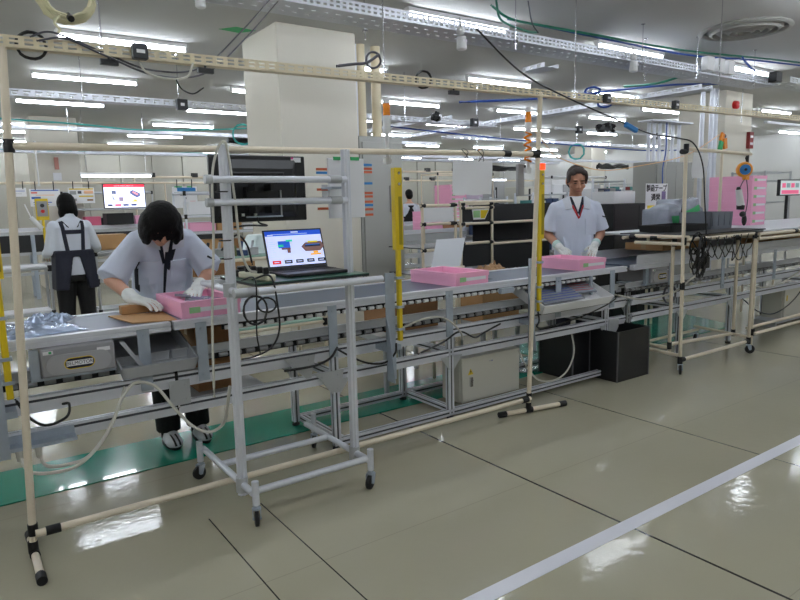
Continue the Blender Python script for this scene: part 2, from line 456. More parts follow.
for j in range(-2,10):
    for i in range(-3,8):
        x=1.05+2.5*i; y=2.8+2.15*(j-0)-.1*max(0,i) if True else 0
        if x+1.24>X1 or y>Y1-.3 or x<X0: continue
        # keep lamps clear of the pillars
        if any(px0-.15<x+1.24 and x<px1+.15 and py0-.15<y<py1+.15 for px0,px1,py0,py1 in((2.74,3.62,5.84,6.68),(10.77,11.66,5.82,6.66),(1.42,2.2,13.5,14.3),(17.2,17.9,13.6,14.3))): 
            y+= .9
        lab=near.get((i,j)); 
        if lab is None:
            if j<1: lab='ceiling tube lamp over the open floor on the near side of the line'
            elif j==1: lab='ceiling tube lamp hung over the conveyor line'
            elif j in(2,3): lab='ceiling tube lamp of the middle rows at the right-hand end of the hall'
            else: lab='small ceiling tube lamp in the distant rows at the back of the hall'
        if first: o=proto; first=False; o.location=(x,y,3.062); o['label']=lab
        else: o=copy_at(proto,(x,y,3.062),lab)
        o['group']='white tube lamps on the ceiling' if (i,j) not in near else 'near ceiling tube lamps'
# ---- round air diffuser
r=empty('ceiling_diffuser',(7.08,3.66,H),'round grey air outlet with concentric rings in the ceiling','air vent')
dm=mat('diffuser_grey',(.62,.62,.60),.6,0,.04)
b=one(dm); b.lathe((7.08,3.66,H),[(.44,0),(.45,-.012),(.42,-.03),(.40,-.03),(.385,-.005),(.385,0)],n=40); b.build('rim',None,r,smooth=True)
for rr in(.31,.23,.15,.07):
    b=one(dm); b.lathe((7.08,3.66,H),[(rr+.05,-.001),(rr+.052,-.012),(rr+.005,-.045),(rr-.005,-.045),(rr-.012,-.001)],n=36); b.build('ring',None,r,smooth=True)
# ---- fire bell on pillar 2
r=empty('fire_bell',(11.05,5.82,2.92),'small red alarm bell on the far cream pillar','alarm bell')
b=one(redm); b.lathe((11.05,5.819,2.92),[(.075,0),(.075,.02),(.06,.06),(.02,.08)],(0,-1,0),20); b.build('dome',None,r,smooth=True)
b=one(whitep); b.box(11.04,11.06,5.738,5.742,2.91,2.93); b.build('centre_stud',None,r)
b=MB(); b.use(mat('dark_red',(.50,.10,.11),.4)).box(11.5,11.63,5.76,5.82,2.22,2.50); b.use(paper).box(11.52,11.61,5.757,5.76,2.4,2.44); b.box(11.52,11.61,5.757,5.76,2.28,2.32)
o=b.build('hydrant_box'); tag(o,'small dark red box sign on the right edge of the far pillar','box')
# ================================================================= CONVEYOR LINE
YF,YB=3.14,3.72      # front and back faces of the frame
def wheels(x0,x1,y,z,parent,step=.058,r=.0105,w=.034,name='roller',m=None):
    b=one(m or whitep); b.cyl((-w/2,0,0),(w/2,0,0),r,n=10)
    p=b.build(name,None,None,smooth=True); p.parent=parent; WL[p.name]=V()
    org=WL[parent.name]; x=x0; f=True
    while x<=x1:
        o=p if f else p.copy()
        if not f: col.objects.link(o)
        o.parent=parent; o.location=V((x,y,z))-org; f=False; x+=step
def bracket_plate(x,y,z0,z1,parent,w=.055,m=galv):
    b=one(m); b.box(x-w/2,x+w/2,y-.006,y,z0,z1)
    for zz in(z0+.03,z1-.03): b.cyl((x,y-.012,zz),(x,y-.006,zz),.007,n=6)
    return b.build('bracket',None,parent)
def conveyor(x0,x1,label,legs=(),plates=(),base=None,low=True,wheel=None,group=None,guard=None,lowx=None):
    r=empty('belt_conveyor',(x0,YF,0),label,'conveyor')
    xm=(x0+x1)/2
    for y,nm in((YF+.02,'side_rail'),(YB-.02,'side_rail')):
        b=one(alu); b.box(x0,x1,y-.014,y+.014,.838,.880); b.box(x0,x1,y-.022,y-.014,.864,.880); b.box(x0,x1,y-.022,y-.014,.838,.856); b.box(x0,x1,y+.014,y+.02,.838,.880)
        b.build(nm,None,r)
    b=one(belt); b.box(x0+.01,x1-.01,YF+.042,YB-.042,.858,.876); b.build('belt',None,r)
    if wheel:
        b=one(rubber); b.box(wheel[0],wheel[1],YF+.020,YF+.03,.806,.838); b.build('roller_rail',None,r)
        wheels(wheel[0]+.03,wheel[1]-.02,YF+.010,.816,r)
    for z,h in((.605,.08),(.458,.06)):
        for y in(YF+.02,YB-.02):
            b=one(alu)
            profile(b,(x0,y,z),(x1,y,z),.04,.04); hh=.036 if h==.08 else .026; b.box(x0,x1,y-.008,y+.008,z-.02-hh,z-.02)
            b.build('beam',None,r)
    if low:
        a,c=lowx or (x0,x1)
        for y in(YF+.08,):
            b=one(alud); b.box(a,c,y-.003,y+.003,.680,.728); b.box(a,c,y-.012,y-.003,.721,.728); b.box(a,c,y-.012,y-.003,.680,.687)
            b.build('lower_rail',None,r)
        b=one(rubber); b.box(a,c,YF+.10,YF+.115,.642,.682); b.build('roller_rail',None,r)
        wheels(a+.04,c-.03,YF+.09,.661,r,step=.075,w=.045,r=.012,m=greyb)
    for x in plates: bracket_plate(x,YF-.001,.565,.862,r)
    for x in legs:
        for y in(YF+.02,YB-.02):
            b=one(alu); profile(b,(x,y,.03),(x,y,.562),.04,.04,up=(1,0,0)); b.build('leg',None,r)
            b=one(rubber); b.cyl((x,y,0),(x,y,.018),.025,n=12); b.cyl((x,y,.018),(x,y,.03),.008,n=8); b.build('foot',None,r)
            # corner gussets
            b=one(alud); yy=y-.023 if y<3.4 else y+.019
            b.prism([(x+.02,yy,.43),(x+.09,yy,.43),(x+.02,yy,.34)],(0,.004,0)); b.build('gusset',None,r); b=one(alud); b.prism([(x-.02,yy,.43),(x-.09,yy,.43),(x-.02,yy,.34)],(0,.004,0)); b.build('gusset',None,r)
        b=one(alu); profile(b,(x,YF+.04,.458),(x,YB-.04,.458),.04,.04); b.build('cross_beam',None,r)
    if base:
        for y in(YF+.02,YB-.02):
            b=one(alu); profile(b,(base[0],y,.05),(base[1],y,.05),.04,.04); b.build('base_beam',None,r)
        for x in legs:
            if base[0]-.1<=x<=base[1]+.1:
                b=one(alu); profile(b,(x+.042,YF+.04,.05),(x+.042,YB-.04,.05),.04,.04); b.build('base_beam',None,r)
    if guard:
        for y in(YF+.004,YB-.012):
            b=one(alu); b.box(guard[0],guard[1],y,y+.008,.882,.955)
            for z in(.889,.905,.921,.937,.95): b.box(guard[0],guard[1],y-.003,y,z,z+.006)
            b.build('side_guard',None,r)
    return r
cA=conveyor(-1.6,.842,'left-hand section of the low aluminium belt conveyor, with the grey motor unit under it',legs=(-.6,),plates=(.71,),base=None)
cB=conveyor(.858,4.44,'middle section of the aluminium belt conveyor, carrying the second and third pink trays',legs=(1.74,2.60,4.20),plates=(.985,1.73,2.585,3.62,4.25),base=(1.76,4.22),wheel=(1.10,4.1))
cC=conveyor(4.53,9.9,'right-hand section of the conveyor with raised ribbed side guards',legs=(5.25,6.1,7.9,9.4),plates=(5.05,5.9,6.9,8.4),base=None,guard=(4.58,9.9))
# joining plate with four bolts on the beams
def plate(x,z,w,h,parent,bolts=4):
    b=one(alud); b.box(x-w/2,x+w/2,YF-.006,YF-.001,z-h/2,z+h/2)
    for sx in(-1,1):
        for sz in(-1,1): b.cyl((x+sx*w*.3,YF-.012,z+sz*h*.3),(x+sx*w*.3,YF-.006,z+sz*h*.3),.007,n=6)
    b.build('joining_plate',None,parent)
plate(.86,.525,.10,.125,cB)
b=one(rubber); b.box(.843,.857,YF+.0,YF+.02,.585,.632); b.build('end_cap',None,cB)
b=one(alud)   # two triangular gussets under the beams
for x,z in((1.52,.545),(1.70,.43)):
    y=YF-.007
    b=one(alud); b.prism([(x-.10,y,z+.055),(x+.09,y,z+.055),(x+.06,y,z-.075),(x+.03,y,z-.075)],(0,.005,0))
    for dx,dz in((-.05,.03),(.05,.03),(.045,-.05)): b.cyl((x+dx,y-.004,z+dz),(x+dx,y,z+dz),.006,n=6)
    b.build('gusset',None,cB)
b=one(alud); b.prism([(4.22,YF-.006,.47),(4.34,YF-.006,.47),(4.34,YF-.006,.40),(4.24,YF-.006,.27),(4.22,YF-.006,.27)],(0,.005,0)); b.build('gusset',None,cB)
b=one(galv); b.box(3.02,3.14,YF-.03,YF-.002,.80,.836); b.build('sensor_mount',None,cB)
# diagonal struts between belt rail and lower rail
for x in(1.62,2.02,2.28,2.92,3.12):
    b=one(galv if x not in(2.28,1.62) else mat('dark_bracket',(.25,.30,.32),.4,.4)); b.hexa([(x,YB-.02,.70),(x+.05,YB-.02,.70),(x+.05,YB-.015,.70),(x,YB-.015,.70),(x-.03,YB-.02,.838),(x+.02,YB-.02,.838),(x+.02,YB-.015,.838),(x-.03,YB-.015,.838)])
    b.build('strut',None,cB)
# ---- motor unit under left section with printed oval badge
r=empty('motor_unit',(.42,3.2,.70),'grey motor cover with an oval yellow-edged BELMOTOR badge under the left belt','motor')
b=one(motor); b.box(.275,.575,YF-.035,YF+.30,.705,.836); b.build('housing',None,r,bevel=.008,seg=2)
def stadium(b,xc,zc,w,h,y,d,n=8):
    P=[]; rr=h/2
    for k in range(n+1):
        a=-PI/2+PI*k/n; P.append((xc+w/2-rr+math.cos(a)*rr,y,zc+math.sin(a)*rr))
    for k in range(n+1):
        a=PI/2+PI*k/n; P.append((xc-w/2+rr+math.cos(a)*rr,y,zc+math.sin(a)*rr))
    b.prism(P,(0,-d,0))
b=one(mat('motor_light',(.68,.68,.70),.42,.2)); stadium(b,.425,.757,.265,.090,YF-.035,.006); b.build('raised_panel',None,r)
b=MB(); b.use(yellow); stadium(b,.425,.757,.125,.052,YF-.041,.001)
b.use(navy); stadium(b,.425,.757,.118,.045,YF-.042,.0006)
b.use(paper); b.box(.371,.479,YF-.0434,YF-.0426,.746,.769); b.build('badge',None,r)
text('BELMOTOR',.022,(.425,YF-.0435,.7575),(PI/2,0,0),blackp,'badge_text',r,sx=.95)
b=one(paper); b.box(.285,.325,YF-.0365,YF-.035,.808,.823); b.box(.50,.555,YF-.0365,YF-.035,.795,.812); b.build('sticker',None,r)
b=one(greent); b.box(.307,.318,YF-.038,YF-.0365,.811,.821); b.build('sticker',None,r)['label']='small green sticker'
b=one(galv); b.box(.235,.272,YF-.01,YF+.02,.70,.83); b.box(.235,.58,YF+.0,YF+.28,.688,.70); b.build('mount',None,r)
r2=copy_at(r,(4.93,3.24,.70),'grey motor unit under the right-hand conveyor section, with a small yellow-edged badge')
# ---- open grey tray hung under the left belt
def open_box(name,x0,x1,y0,y1,z0,z1,t,m,label,cat,tilt=0,bev=.003,parent=None,taper=0,rz=0):
    cx,cy=(x0+x1)/2,(y0+y1)/2
    r=empty(name,(cx,cy,z0),label,cat,rz=rz)
    hx,hy,h=(x1-x0)/2,(y1-y0)/2,z1-z0
    b=one(m); b.box(-hx,hx,-hy,hy,0,t)
    for s in(-1,1):
        b.hexa([(s*hx,-hy,0),(s*(hx-t),-hy,0),(s*(hx-t),hy,0),(s*hx,hy,0),(s*(hx+taper),-hy-taper,h),(s*(hx-t+taper),-hy-taper,h),(s*(hx-t+taper),hy+taper,h),(s*(hx+taper),hy+taper,h)])
        b.hexa([(-hx,s*hy,0),(hx,s*hy,0),(hx,s*(hy-t),0),(-hx,s*(hy-t),0),(-hx-taper,s*(hy+taper),h),(hx+taper,s*(hy+taper),h),(hx+taper,s*(hy-t+taper),h),(-hx-taper,s*(hy-t+taper),h)])
    me=b.mesh('shell'); o=bpy.data.objects.new('shell',me); col.objects.link(o); o.parent=r; WL['shell']=V()
    WL[o.name]=V()
    if tilt: o.rotation_euler=(tilt,0,0)
    return r,o
trg=mat('tray_grey',(.70,.71,.73),.5,0,.03)
r,o=open_box('parts_tray',.60,.935,3.10,3.50,.70,.765,.008,trg,'open grey plastic tray slung under the left belt beside the motor unit','tray',taper=.012,tilt=.30)
b=one(trg); 
for x in(.60,): b.hexa([(x,YF-.02,.82),(x+.02,YF-.02,.82),(x+.02,YF,.82),(x,YF,.82),(x+.10,YF-.02,.66),(x+.12,YF-.02,.66),(x+.12,YF,.66),(x+.10,YF,.66)])
b.v=[p-WL[r.name] for p in b.v]; me=b.mesh('hanger'); o=bpy.data.objects.new('hanger',me); col.objects.link(o); o.parent=r; WL[o.name]=V()
def carton(x0,x1,y0,y1,z0,z1,label,m=cardd,flaps=False,tape=True,rz=0,name='cardboard_box'):
    cx,cy=(x0+x1)/2,(y0+y1)/2
    r=empty(name,(cx,cy,z0),label,'box',rz=rz); hx,hy,h=(x1-x0)/2,(y1-y0)/2,z1-z0
    def mk(b,n):
        me=b.mesh(n); o=bpy.data.objects.new(n,me); col.objects.link(o); o.parent=r; WL[o.name]=V(); return o
    b=one(m); b.box(-hx,hx,-hy,hy,0,h); o=mk(b,'box_body'); bv=o.modifiers.new('b','BEVEL'); bv.width=.004
    if tape: b=one(mat('packing_tape',(.70,.60,.44),.3)); b.box(-hx-.0008,hx+.0008,-.025,.025,h-.05,h+.0008); mk(b,'tape')
    if flaps:
        for s in(-1,1):
            b=one(m); b.hexa([(-hx,s*hy,h),(hx,s*hy,h),(hx,s*(hy-.004),h),(-hx,s*(hy-.004),h),(-hx,s*(hy+.10),h+.10),(hx,s*(hy+.10),h+.10),(hx,s*(hy+.097),h+.104),(-hx,s*(hy+.097),h+.104)]); mk(b,'flap')
    return r
carton(1.0,1.22,3.30,3.6,.45+.01,.80,'brown cardboard box under the belt behind the left post of the laptop trolley',rz=0)
# shelf under the belt that carries the boxes
b=one(alud); b.box(.95,1.35,3.2,3.66,.446,.458); b.build('lower_shelf',None,cB)
# ---- white tilted tray at the right end with film packs in it
r,o=open_box('parts_tray',3.30,4.04,2.99,3.37,.715,.785,.008,mat('tray_white',(.93,.93,.94),.4,0,.02),'white tray tilted under the belt beside the man, holding silver film packs','tray',tilt=.42,taper=.01)
def pack(loc,rot,c,label):
    b=MB(); b.use(glassg); b.box(-.22,.22,-.10,.10,0,.012); b.use(c); 
    for k in range(5): b.box(-.20,.20,-.075+.03*k,-.068+.03*k,.0121,.0135)
    o=b.build('film_pack'); o.location=loc; o.rotation_euler=rot; tag(o,label,'film pack'); return o
pack((3.78,3.21,.765),(.42,0,-.25),mat('red_print',(.62,.12,.14),.5),'silver film pack with red print lying in the white tray')
pack((3.58,3.13,.735),(.42,0,.0),mat('blue_print',(.10,.25,.60),.5),'silver film pack with blue edge lying in the white tray in front')
b=one(galv)
for x in(3.36,3.98): b.box(x-.01,x+.01,3.12,3.139,.64,.84)
b.build('hanger',None,cB)
# ---- electrical control box
r=empty('control_box',(3.03,3.3,.06),'pale grey electrical control box with yellow warning triangle, standing on the base beam','control box')
b=one(beige); b.box(2.745,3.30,3.235,3.42,.06,.375); b.build('cabinet',None,r,bevel=.006,seg=2)
b=one(beige); b.box(2.75,3.295,3.21,3.233,.062,.372); b.build('door',None,r,bevel=.005,seg=2)
b=one(chrome); b.box(2.815,2.838,3.198,3.21,.17,.235); b.cyl((2.826,3.19,.215),(2.826,3.21,.215),.008,n=10); b.build('latch',None,r)
def tri(b,x,z,s,y,d): b.prism([(x-s/2,y,z),(x+s/2,y,z),(x,y,z+s*.87)],(0,-d,0))
b=one(yellow); tri(b,2.826,.252,.05,3.21,.001); b.build('warning_triangle',None,r)
b=one(blackp); b.prism([(2.829,3.2088,.29),(2.819,3.2088,.272),(2.826,3.2088,.272),(2.822,3.2088,.257),(2.834,3.2088,.276),(2.827,3.2088,.276)],(0,-.0006,0)); b.build('bolt_symbol',None,r)
b=one(bluec); b.box(3.02,3.03,3.2085,3.21,.318,.325); b.use(greyb); b.box(3.0,3.012,3.2085,3.21,.318,.325); b.build('maker_mark',None,r)
b=one(glassg); b.prism([(3.10,3.24,.366),(3.24,3.24,.366),(3.20,3.30,.39),(3.12,3.30,.385)],(0,.05,.004)); o=b.build('plastic_sheet'); tag(o,'crumpled clear plastic sheet lying on top of the control box','plastic sheet')
# ---- black bins at the right end under the belt
def black_bin(x0,x1,y0,y1,h,label,rz=0):
    r,o=open_box('waste_bin',x0,x1,y0,y1,0.0,h,.006,mat('bin_black',(.10,.10,.11),.35,0,.1,6),label,'bin',rz=rz)
    hx,hy=(x1-x0)/2,(y1-y0)/2
    for sx in(-1,1):
        for sy in(-1,1):
            b=one(mat('edge_grey',(.35,.35,.36),.4)); b.box(sx*hx-.005,sx*hx+.005,sy*hy-.005,sy*hy+.005,0,h+.002)
            me=b.mesh('edge_trim'); o=bpy.data.objects.new('edge_trim',me); col.objects.link(o); o.parent=r; WL[o.name]=V()
    return r
black_bin(4.14,4.54,2.99,3.40,.40,'open black bin in front, standing at the end leg of the middle conveyor')
black_bin(3.93,4.13,3.25,3.60,.37,'black bin standing inside the conveyor base frame behind the leg')
# ---- boxes behind line under/at belt
carton(2.66,3.14,3.95,4.3,.45,.80,'brown cardboard box standing behind the belt below the middle pink tray',m=cardd)
b=one(alud); b.box(2.55,3.25,3.85,4.4,.40,.449)
for x in(2.58,3.22):
    for y in(3.88,4.37): b.box(x-.015,x+.015,y-.015,y+.015,0,.40)
o=b.build('low_stand'); tag(o,'low grey metal stand carrying a brown cardboard box behind the belt','stand')
# ================================================================= CREAM PIPE FRAME (front)
def joint(b,p,d,L=.05,r=.019):
    p=V(p);d=V(d).normalized(); b.cyl(p-d*L/2,p+d*L/2,r,n=12)
fr=empty('pipe_gantry',(1.65,2.92,0),'tall cream pipe frame standing along the near side of the line','pipe frame')
PR=.0155
L0,L1=V((.158,2.92,.03)),V((.246,2.92,2.05)); R0,R1=V((3.085,2.92,.03)),V((3.178,2.92,2.10))
for a,c in((L0,L1),(R0,R1)):
    b=one(cream); b.cyl(a,c,PR,n=14); b.build('post',None,fr,smooth=True)
b=one(cream); b.cyl((.23,2.92,1.676),(3.15,2.92,1.714),PR,n=14); b.build('top_rail',None,fr,smooth=True)
b=one(cream); b.cyl((.17,2.89,.116),(3.08,2.90,.108),PR,n=14); b.build('bottom_rail',None,fr,smooth=True)
b=one(cream); b.cyl((.16,2.68,.022),(.16,3.10,.022),PR,n=14); b.build('foot',None,fr,smooth=True)
b=one(cream); b.cyl((2.87,2.965,.022),(3.38,2.865,.022),PR,n=14); b.build('foot',None,fr,smooth=True)
for p,d in(((.164,2.92,.125),(0,0,1)),((.235,2.89,.1155),(1,0,0)),((3.09,2.92,.115),(0,0,1)),((3.03,2.90,.108),(1,0,0)),
           ((.158,2.92,.05),(0,0,1)),((3.086,2.92,.05),(0,0,1)),((.232,2.92,1.676),(0,0,1)),((3.16,2.92,1.714),(0,0,1)),((3.13,2.92,1.714),(1,0,0)),((2.88,2.92,1.71),(1,0,0)),
           ((.16,2.69,.022),(0,1,0)),((.16,3.09,.022),(0,1,0)),((2.885,2.962,.022),(5,-1,0)),((3.365,2.868,.022),(5,-1,0)),((3.09,2.922,.022),(5,-1,0)),((.16,2.92,.022),(0,1,0))):
    b=one(rubber); joint(b,p,d,.055 if abs(d[2])<.5 else .05,.0195); b.build('joint',None,fr,smooth=True)
# slotted angle beam with real slots
def slotted(b,p0,x1,z0,z1,y,pitch=.05,slot=.028,mar=.3,flange=.04,th=.0025,slope=0.,axis='x',fl=-1,holes2=True):
    """vertical web from p0..x1 with two rows of slots; flange goes away at the bottom"""
    h=z1-z0; rows=[(0,.22),(.40,.60),(.78,1.)]
    def bx(a0,a1,c0,c1,e0,e1):
        if axis=='x': P=[(a0,c0,e0+slope*a0),(a1,c0,e0+slope*a1),(a1,c1,e0+slope*a1),(a0,c1,e0+slope*a0),(a0,c0,e1+slope*a0),(a1,c0,e1+slope*a1),(a1,c1,e1+slope*a1),(a0,c1,e1+slope*a0)]
        else: P=[(c0,a0,e0),(c0,a1,e0),(c1,a1,e0),(c1,a0,e0),(c0,a0,e1),(c0,a1,e1),(c1,a1,e1),(c1,a0,e1)]
        b.hexa(P)
    for r0,r1 in rows: bx(p0,x1,y,y+th,z0+h*r0,z0+h*r1)
    x=p0
    while x<x1:
        for r0,r1 in((.22,.40),(.60,.78)): bx(x,min(x+pitch-slot,x1),y,y+th,z0+h*r0,z0+h*r1)
        x+=pitch
    if flange: bx(p0,x1,y,y+flange,z0-th,z0)
    return b
bm_=one(creamb); slotted(bm_,-.9,9.6,2.040,2.082,2.905,flange=.05,slope=.0105,pitch=.05,slot=.030)
o=bm_.build('slotted_beam'); tag(o,'long cream slotted steel beam running overhead along the line on the pipe frame','beam')
# small black clips / sensors on the beam
def clip_box(x,label,w=.055,y=2.875,dz=.03,h=.06):
    z=2.062+.0105*x
    r=empty('sensor_box',(x,y,z),label,'sensor')
    b=one(mat('sensor_black',(.12,.13,.15),.4)); b.box(x-w/2,x+w/2,y-.01,y+.028,z-h/2+dz*0,z+h/2); b.build('case',None,r,bevel=.004)
    b=one(paper); b.box(x-w*.28,x+w*.28,y-.0115,y-.010,z-.008,z+.006); b.build('label_plate',None,r)
clip_box(.735,'black sensor box with white label on the cream beam near the cable coil',w=.06,h=.062)
clip_box(3.80,'black sensor box on the cream beam just right of the tall cream post')
clip_box(4.62,'second black sensor box on the cream beam, right of the first')
clip_box(7.0,'black box on the cream beam in front of the far pillar')
clip_box(8.6,'black box at the far right end of the cream beam')
for x,lab in((.62,'small black plug hanging under the left end of the cream beam'),(2.46,'small black plug hanging under the middle of the cream beam'),(1.02,'white strip and black plug hung under the cream beam')):
    z=2.03+.0105*x; b=one(blackp); b.box(x-.035,x+.035,2.91,2.93,z-.025,z-.003); b.cyl((x,2.92,z-.003),(x,2.92,z+.02),.005); o=b.build('plug'); tag(o,lab,'plug')
# threaded rods that hang the beam from ceiling
for x,lab in((.60,'thin steel rod hanging the cream beam from the ceiling at left'),(1.99,'thin steel rod hanging the cream beam near the signal light'),(3.52,'thin steel rod with clamp hanging the cream beam right of the tall post'),(5.3,'thin rod hanging the cream beam behind the two sensor boxes'),(8.3,'thin rod holding the far end of the cream beam')):
    b=one(chrome); b.cyl((x,2.93,2.04+.0105*x),(x,2.93,H),.004,n=6); b.box(x-.012,x+.012,2.915,2.945,2.05+.0105*x,2.10+.0105*x); o=b.build('hanger_rod'); tag(o,lab,'rod','threaded rods holding the cream beam')
# clear hanging sheet & wires on the top rail
def hung_sheet(x0,x1,zt,zb,y,label,curl=.01,m=None,name='paper_sheet',clips=(.3,.7),holez=None):
    m=m or paper; b=one(m); n=10; vs=[];fs=[]
    for i in range(n+1):
        for j in range(n+1):
            u=i/n;w=j/n; vs.append((x0+(x1-x0)*u,y+curl*math.sin(u*5+w*3)*(w),zt+(zb-zt)*w+ .004*math.sin(u*9)*w))
    for i in range(n):
        for j in range(n): a=i*(n+1)+j; fs.append((a,a+1,a+n+2,a+n+1))
    k=len(vs); vs2=vs+[(p[0],p[1]+.001,p[2]) for p in vs]; fs2=fs+[tuple(q+k for q in reversed(f)) for f in fs]
    b.add(vs2,fs2); r=empty(name,((x0+x1)/2,y,zb),label,'sheet'); b.build('sheet',None,r,smooth=True)
    for c in clips:
        x=x0+(x1-x0)*c; top=(holez or zt+.05); b=one(blackc); b.tube([V((x+.02*math.sin(t*PI/6*2),y+.018*math.cos(t*PI/6*2),(zt-.012+top)/2+(top-zt+.03)/2*math.cos(t*2*PI/12))) for t in range(12)],.0022,5,closed=True); b.build('cable_tie',None,r,smooth=True)
    return r
hung_sheet(2.435,2.745,1.665,1.462,2.905,'large white paper sheet hung by two cable ties from the cream top rail',holez=1.722)
# ================================================================= LIGHT CURTAIN TOWERS
def tower(x,y,label,top=1.62,stack=True,redl=False,zlow=.63,plate_w=.055):
    r=empty('light_curtain',(x,y,zlow),label,'light curtain')
    b=one(yellow); b.box(x-.026,x+.026,y-.02,y+.02,1.16,top); b.build('upper_housing',None,r,bevel=.003)
    b=one(mat('yellow_dark',(.62,.55,.05),.3)); b.box(x-.004,x+.018,y-.0215,y-.0195,1.19,top-.16); b.build('sensor_window',None,r)
    for z in(top-.03,top-.09): b=one(chrome); b.cyl((x,y-.028,z),(x,y-.02,z),.008,n=8); b.build('screw',None,r)
    b=one(yellow); b.box(x-.013,x+.013,y-.013,y+.013,zlow,1.16); b.build('sensor_bar',None,r,bevel=.003)
    for z in(zlow+.07,.83,1.0): b=one(galv); b.box(x-.022,x+.022,y-.018,y+.022,z-.007,z+.007); b.build('clamp',None,r)
    b=one(galv); b.box(x-.085,x-.022,y+.015,y+.021,.40,1.03); b.prism([(x-.085,y-.06,.40),(x-.085,y-.01,.72),(x-.085,y+.02,.78),(x-.085,y+.02,.40)],(.004,0,0)); b.box(x-.085,x+.02,y+.021,YF-.001,.57,.60)
    b.build('mounting_plate',None,r)
    return r
def stack_light(x,y,z0,z1,label,dia=.017):
    r=empty('signal_light',(x,y,z0),label,'signal light')
    b=one(whitep); b.cyl((x,y,z0),(x,y,z1-.19),.0115,n=12); b.box(x-.02,x+.02,y-.01,y+.02,z0-.02,z0+.015); b.build('pole',None,r,smooth=True)
    b=one(whitep); b.cyl((x,y,z1-.19),(x,y,z1-.095),.021,n=16); b.build('base',None,r,smooth=True)
    b=one(orange); b.cyl((x,y,z1-.095),(x,y,z1-.03),.0205,n=16); b.build('lens',None,r,smooth=True)
    b=one(whitep); b.cyl((x,y,z1-.03),(x,y,z1),.021,.017,n=16); b.build('cap',None,r,smooth=True)
tower(2.10,3.0,'yellow light curtain tower in the middle, its galvanised plate bolted to the conveyor')
stack_light(2.045,3.0,1.66,1.995,'orange-topped signal light on a white pole above the middle yellow tower')
tower(3.30,3.03,'yellow light curtain tower right beside the tall cream post, left of the man',zlow=.66,top=1.62)
stack_light(3.185,3.03,1.62,2.02,'signal light with orange cord tied to it, just left of the tall cream post')
b=one(orange); b.tube([V((3.15+.025*math.sin(t*1.3),3.0+.02*math.cos(t*1.3),1.86-.009*t)) for t in range(22)],.007,6); o=b.build('orange_cord',smooth=True); tag(o,'orange cord wound round the pole of the right signal light','cord')
tower(.145,3.03,'yellow light curtain tower cut by the left edge of the picture',zlow=.66,top=1.60)
b=one(greyb); b.box(3.125,3.185,3.06,3.085,1.45,1.66); o=b.build('switch_box',bevel=.004); tag(o,'slim grey metal box hung beside the tall cream post above the black panels','box')
b=one(redlit); b.cyl((3.34,3.05,1.625),(3.34,3.05,1.665),.022,n=14); o=b.build('red_lamp',smooth=True); tag(o,'lit red lamp on top of the yellow tower by the man','lamp')
# ================================================================= LAPTOP TROLLEY
ct=empty('laptop_trolley',(1.32,2.95,0),'aluminium pipe trolley with castors, carrying the laptop and the rear monitor','trolley')
def al(p0,p1,r=.0215,name='tube',rib=False):
    b=one(alu)
    if rib: ribpipe(b,p0,p1,r)
    else: b.cyl(p0,p1,r,n=16)
    return b.build(name,None,ct,smooth=True)
def cl(p,d,L=.06,r=.026):
    b=one(alud); joint(b,p,d,L,r); b.build('clamp',None,ct,smooth=True)
XL,XR,YC=1.0,1.60,2.74
al((XL+.002,YC,.10),(XL+.012,YC,1.69),.0235,'post',True); al((XR+.012,YC,.10),(XR+.018,YC,1.685),.0235,'post',True)
for x in(XL,XR+.01):
    al((x,2.61,.153),(x,3.29,.153),.016,'base_tube')
    cl((x,YC,.15),(0,0,1),.07,.028)
al((XL,2.62,.155),(XR+.02,2.62,.155),.016,'base_tube'); al((XL,3.02,.153),(XR,3.02,.153),.016,'base_tube')
for z,r_ in((1.542,.015),(1.444,.015)):
    al((XL-.085,YC-.035,z),(XR+.0,YC-.03,z),r_,'cross_tube')
    cl((XL-.075,YC-.035,z),(1,0,0),.03,.019); cl((XR-.06,YC-.03,z),(1,0,0),.06,.019)
al((XL+.035,2.60,1.060),(1.72,2.60,1.060),.016,'cross_tube'); al((XL,2.60,1.060),(XL,3.1,1.060),.015,'cross_tube'); al((XR,2.6,1.060),(XR,3.1,1.060),.015,'cross_tube'); al((XL,3.08,1.060),(XR+.03,3.08,1.060),.015,'cross_tube')
for x in(XL,XR): cl((x,YC,1.060),(0,0,1),.06,.028)
cl((XL,2.60,1.060),(1,0,0),.07,.021); cl((XL+.045,2.60,1.060),(1,0,0),.05,.021)
# castors
def castor(x,y,parent,rz=0,r=.035,z=0,m=None):
    c,s=math.cos(rz),math.sin(rz)
    def T(px,py,pz): return (x+px*c-py*s,y+px*s+py*c,pz)
    b=one(rubber); d=V(T(0,.012,0))-V(T(0,-.012,0)); d.z=0
    cc=V(T(-.012,0,r)); b.lathe(cc-d/2,[(r*.55,0),(r,.004),(r,.020),(r*.55,.024)],d,22); w=b.build('castor_wheel',None,parent,smooth=True)
    b=one(galv)
    for sy in(-.017,.017):
        P=[T(-.022,sy-.002,r),T(-.002,sy-.002,r-.008),T(.016,sy-.002,.078),T(-.020,sy-.002,.078)]
        e=V(T(0,.004,0))-V(T(0,0,0)); b.prism(P,e)
    p0=T(0,0,.074);b.cyl(p0,T(0,0,.082),.021,n=12); b.cyl(T(-.012,-.02,r),T(-.012,.02,r),.007,n=8); b.cyl(T(0,0,.08),T(0,0,.10),.007,n=8); b.build('castor_fork',None,parent)
for x,y,a in((XL+.012,2.61,1.2),(1.625,2.61,.5),(.975,3.27,.2),(1.66,3.29,.9)):
    castor(x,y,ct,a)
    b=one(alu); b.cyl((x,y,.095),(x,y,.205),.0165,n=14); b.build('castor_stem',None,ct,smooth=True)
